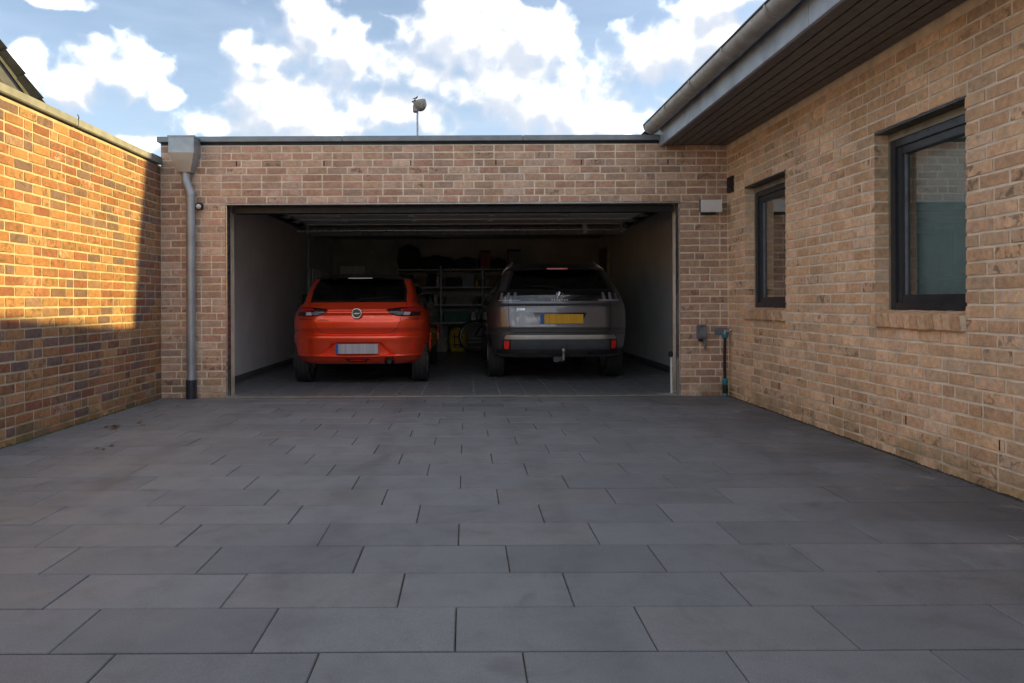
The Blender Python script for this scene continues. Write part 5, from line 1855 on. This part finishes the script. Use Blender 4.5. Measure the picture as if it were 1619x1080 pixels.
# on the bottom shelf and the floor
thing_box('storage_box', 'navy box on the bottom shelf behind the yellow backpack', 'box', -0.25, YS + 0.05, 0.202, 0.3, 0.3, 0.30, NAV)
tub = empty('storage_tub', (-0.60, 14.70, 0.003))
tag(tub, 'beige open plastic tub on the garage floor before the shelves', 'tub')
MB().box(-0.18, 0.18, -0.12, -0.11, 0.0, 0.28).box(-0.18, 0.18, 0.11, 0.12, 0.0, 0.28).box(-0.18, -0.17, -0.11, 0.11, 0, 0.28).box(0.17, 0.18, -0.11, 0.11, 0, 0.28).box(-0.17, 0.17, -0.11, 0.11, 0, 0.012).build('body', CRM, tub)
MB().box(-0.195, 0.195, -0.135, -0.121, 0.26, 0.285, 0.003).box(-0.195, 0.195, 0.121, 0.135, 0.26, 0.285, 0.003).build('rim', CRM, tub)
bp = bag('backpack', 'yellow backpack with dark straps standing on the garage floor', 'backpack', -0.19, 14.62, 0.003, 0.34, 0.26, 0.50, YEL, 21)
for x in (-0.07, 0.06):
    MB().tube([(x, -0.10, 0.46), (x, -0.145, 0.36), (x, -0.155, 0.24), (x, -0.13, 0.08)], 0.011, 8).build('strap', M['black'], bp, 50)
for z in (0.15, 0.31):
    MB().tube([(-0.15, -0.08, z), (-0.06, -0.152, z), (0.06, -0.152, z), (0.15, -0.08, z)], 0.010, 8).build('strap', M['black'], bp, 50)

tin_spots = [(-1.42, 1.367), (-0.885, 1.367), (-0.47, 1.367), (0.29, 1.367), (0.78, 1.367), (-1.02, 0.991), (-0.45, 0.991), (0.24, 0.991), (0.29, 0.991),
             (0.44, 0.991), (0.87, 0.991), (-1.0, 0.612), (-0.52, 0.612), (0.44, 0.612), (-0.35, 1.744), (0.22, 1.744), (0.56, 1.744), (-0.97, 1.744)]
rt = random.Random(9)
for (x, z) in tin_spots:
    e = empty('paint_tin', (x, 14.95 + rt.uniform(-0.02, 0.05), z))
    tag(e, 'dark paint tin standing among the boxes on the garage shelves', 'tin', 'paint tins on the garage shelves')
    r, h = rt.uniform(0.030, 0.042), rt.uniform(0.12, 0.20)
    MB().lathe([(r, 0.001), (r, h), (r * 0.93, h), (r * 0.90, h - 0.006)], (0, 0, 0), 18).build('body', M['tin'], e, 40)
    MB().lathe([(r * 0.8, h - 0.005), (r * 0.8, h + 0.004)], (0, 0, 0), 18).build('lid', M['steel'], e, 40)

# bicycle half hidden behind the grey car
bk = empty('bicycle', (0.15, 14.25, 0.003), None, R(14))
tag(bk, 'dark bicycle with pale rims half hidden behind the grey car', 'bicycle')
def bwheel(x):
    w_ = empty('wheel', (x, 0, 0.33), bk)
    ci = [2 * math.pi * k / 40 for k in range(40)]
    MB().tube([(0.315 * math.cos(q), 0, 0.315 * math.sin(q)) for q in ci], 0.017, 8, closed=True).build('tyre', M['rubber'], w_, 60)
    MB().tube([(0.292 * math.cos(q), 0, 0.292 * math.sin(q)) for q in ci], 0.010, 8, closed=True).build('rim', M['alu'], w_, 60)
    sp = MB()
    for k in range(24):
        q = 2 * math.pi * k / 24
        sp.tube([(0.02 * math.cos(q + 1.2), 0.02 * (-1) ** k, 0.02 * math.sin(q + 1.2)), (0.29 * math.cos(q), 0, 0.29 * math.sin(q))], 0.0015, 4)
    sp.tube([(0, -0.05, 0), (0, 0.05, 0)], 0.018, 10)
    sp.build('spokes', M['steel'], w_)
bwheel(0.0)
bwheel(1.02)
fr = MB()
for a, b, r in (((1.02, 0, .33), (0.93, 0, .62), .016), ((0.93, 0, .62), (0.88, 0, .80), .018), ((0.90, 0, .70), (0.42, 0, .30), .018), ((0.89, 0, .77), (0.30, 0, .72), .017),
                ((0.42, 0, .30), (0.28, 0, .82), .016), ((0.42, 0, .30), (0, 0.04, .33), .010), ((0.42, 0, .30), (0, -0.04, .33), .010), ((0.30, 0, .74), (0, 0.04, .33), .009), ((0.30, 0, .74), (0, -0.04, .33), .009)):
    fr.tube([a, b], r, 10)
fr.build('frame', NAV, bk, 50)
MB().tube([(0.84, -0.28, .93), (0.90, -0.12, .95), (0.90, 0.12, .95), (0.84, 0.28, .93)], 0.012, 8).tube([(0.88, 0, .80), (0.90, 0, .95)], 0.014, 8).build('handlebar', M['black'], bk, 50)
MB().box(0.14, 0.40, -0.06, 0.06, 0.86, 0.92, 0.025).tube([(0.28, 0, 0.80), (0.27, 0, 0.87)], 0.013, 8).build('saddle', M['black'], bk, 50)
MB().lathe([(0.09, -0.004), (0.09, 0.004)], (0.42, -0.05, 0.30), 24, 'Y').tube([(0.42, -0.08, .30), (0.54, -0.09, .19)], 0.010, 8).tube([(0.42, 0.08, .30), (0.30, 0.09, .41)], 0.010, 8).build('crank', M['steel'], bk, 50)

# left side: slatted panel on a dark cupboard row, white cartons, wall rack
cup = empty('low_cupboard', (-2.82, 13.9, 0.003))
tag(cup, 'low dark cupboard along the left garage wall', 'cupboard')
under(MB().box(-3.0, -2.62, 12.7, 15.3, 0.003, 1.20, 0.005).build('carcass', cm('dark_cabinet', (0.05, 0.05, 0.055))), cup)
for k in range(4):
    under(MB().box(-2.619, -2.60, 12.71 + k * 0.65, 13.34 + k * 0.65, 0.06, 1.18, 0.003).build('door', cm('dark_cabinet', (0.05, 0.05, 0.055))), cup)
sl = empty('picket_screen', (-2.86, 13.9, 1.202))
tag(sl, 'white slatted screen standing on the low cupboard by the left garage wall', 'screen')
for k in range(9):
    under(MB().box(-2.885, -2.865, 12.80 + k * 0.27, 12.88 + k * 0.27, 1.225, 1.665, 0.002).build('slat', M['white']), sl)
for z in (1.203, 1.655):
    under(MB().box(-2.91, -2.886, 12.76, 15.06, z, z + 0.03, 0.002).build('rail', M['white']), sl)
under(MB().box(-2.90, -2.87, 12.74, 12.77, 1.203, 2.30).build('post', M['steel']), sl)
tc_ = empty('tall_cupboard', (-2.5, 15.45, 0.003))
tag(tc_, 'dark tall cupboard in the back left corner of the garage', 'cupboard')
under(MB().box(-2.98, -2.05, 15.36, 15.69, 0.003, 1.60, 0.005).build('carcass', cm('dark_cabinet', (0.05, 0.05, 0.055))), tc_)
for x in (-2.97, -2.51):
    under(MB().box(x + 0.003, x + 0.452, 15.34, 15.359, 0.05, 1.58, 0.003).build('door', cm('dark_cabinet', (0.05, 0.05, 0.055))), tc_)
for i, x in enumerate((-2.655, -2.375)):
    thing_box('white_carton', ('white carton on the tall cupboard nearer the left wall', 'white carton on the tall cupboard further from the left wall')[i], 'box', x, 15.5, 1.602, 0.265, 0.26, 0.235, M['white'], None)
dr = empty('interior_door', (2.95, 15.05, 0.003))
tag(dr, 'brown door in the right garage wall near the back', 'door')
under(MB().box(2.935, 2.968, 14.62, 15.44, 0.003, 2.10, 0.004).build('leaf', M['wood_door']), dr)
m = MB().box(2.925, 2.969, 14.54, 14.615, 0.003, 2.18).box(2.925, 2.969, 15.445, 15.52, 0.003, 2.18).box(2.925, 2.969, 14.616, 15.444, 2.105, 2.18)
under(m.build('frame', cm('door_frame', (0.42, 0.33, 0.22))), dr)
under(MB().tube([(2.935, 14.70, 1.05), (2.89, 14.70, 1.05), (2.885, 14.82, 1.05)], 0.010, 8).build('handle', M['steel'], None, 50), dr)
for x, lab in ((-2.11, 'pale switch box on the back wall above the tall cupboard'), (1.98, 'pale switch box on the back wall above the grey car')):
    e = empty('switch_box', (x, GB, 2.16))
    tag(e, lab, 'switch')
    under(MB().box(x - 0.04, x + 0.04, GB - 0.03, GB + 0.001, 2.12, 2.20, 0.006).build('plate', CRM, None, 40), e)
    under(MB().box(x - 0.022, x + 0.022, GB - 0.036, GB - 0.029, 2.14, 2.18, 0.003).build('rocker', M['white']), e)

# ------------------------------------------------------------------ fallen leaves
rr = random.Random(17)
spots = []
for (lx, ly_, n, sp) in ((176, 674, 6, 9), (219, 668, 2, 8), (165, 705, 3, 14), (277, 641, 2, 6)):
    for k in range(n):
        X_, Y_ = lx + rr.uniform(-sp, sp), ly_ + rr.uniform(-3, 3)
        d = F_PX * CAM_H / (Y_ - 478)
        spots.append(((X_ - 738) * d / F_PX, d))
def leaf_mesh(seed):
    r_ = random.Random(seed)
    m = MB()
    n = 10
    vs = [(0, 0, 0.010)]
    for k in range(n):
        q = 2 * math.pi * k / n
        rad = (0.030 if k % 2 else 0.042) * (0.6 + 0.4 * abs(math.cos(q))) * r_.uniform(0.8, 1.2)
        vs.append((rad * math.cos(q) * 1.2, rad * math.sin(q), r_.uniform(0.001, 0.018)))
    top = [(0, 1 + k, 1 + (k + 1) % n) for k in range(n)]
    off = len(vs)
    vs += [(x, y, z - 0.0008) for x, y, z in vs]
    m.add(vs, top + [(off + a, off + c, off + b) for a, b, c in top])
    m.tube([(0.04, 0, 0.008), (0.075, 0.01, 0.006)], 0.0012, 5)
    return m.mesh('leaf', M['leaf'])
lms = [leaf_mesh(s) for s in range(4)]
for i, (x, y) in enumerate(spots):
    o = bpy.data.objects.new('fallen_leaf', lms[i % 4])
    link(o)
    o.location = (x, y, 0.003)
    o.rotation_euler = (rr.uniform(-.15, .15), rr.uniform(-.15, .15), rr.uniform(0, 6))
    s = rr.uniform(0.3, 0.7)
    o.scale = (s, s, s)
    tag(o, 'dry brown leaf lying on the paving near the garden wall', 'leaf', 'fallen leaves by the garden wall')
scene.cycles.max_bounces = 8
scene.cycles.diffuse_bounces = 4
scene.cycles.glossy_bounces = 4
scene.cycles.transparent_max_bounces = 8
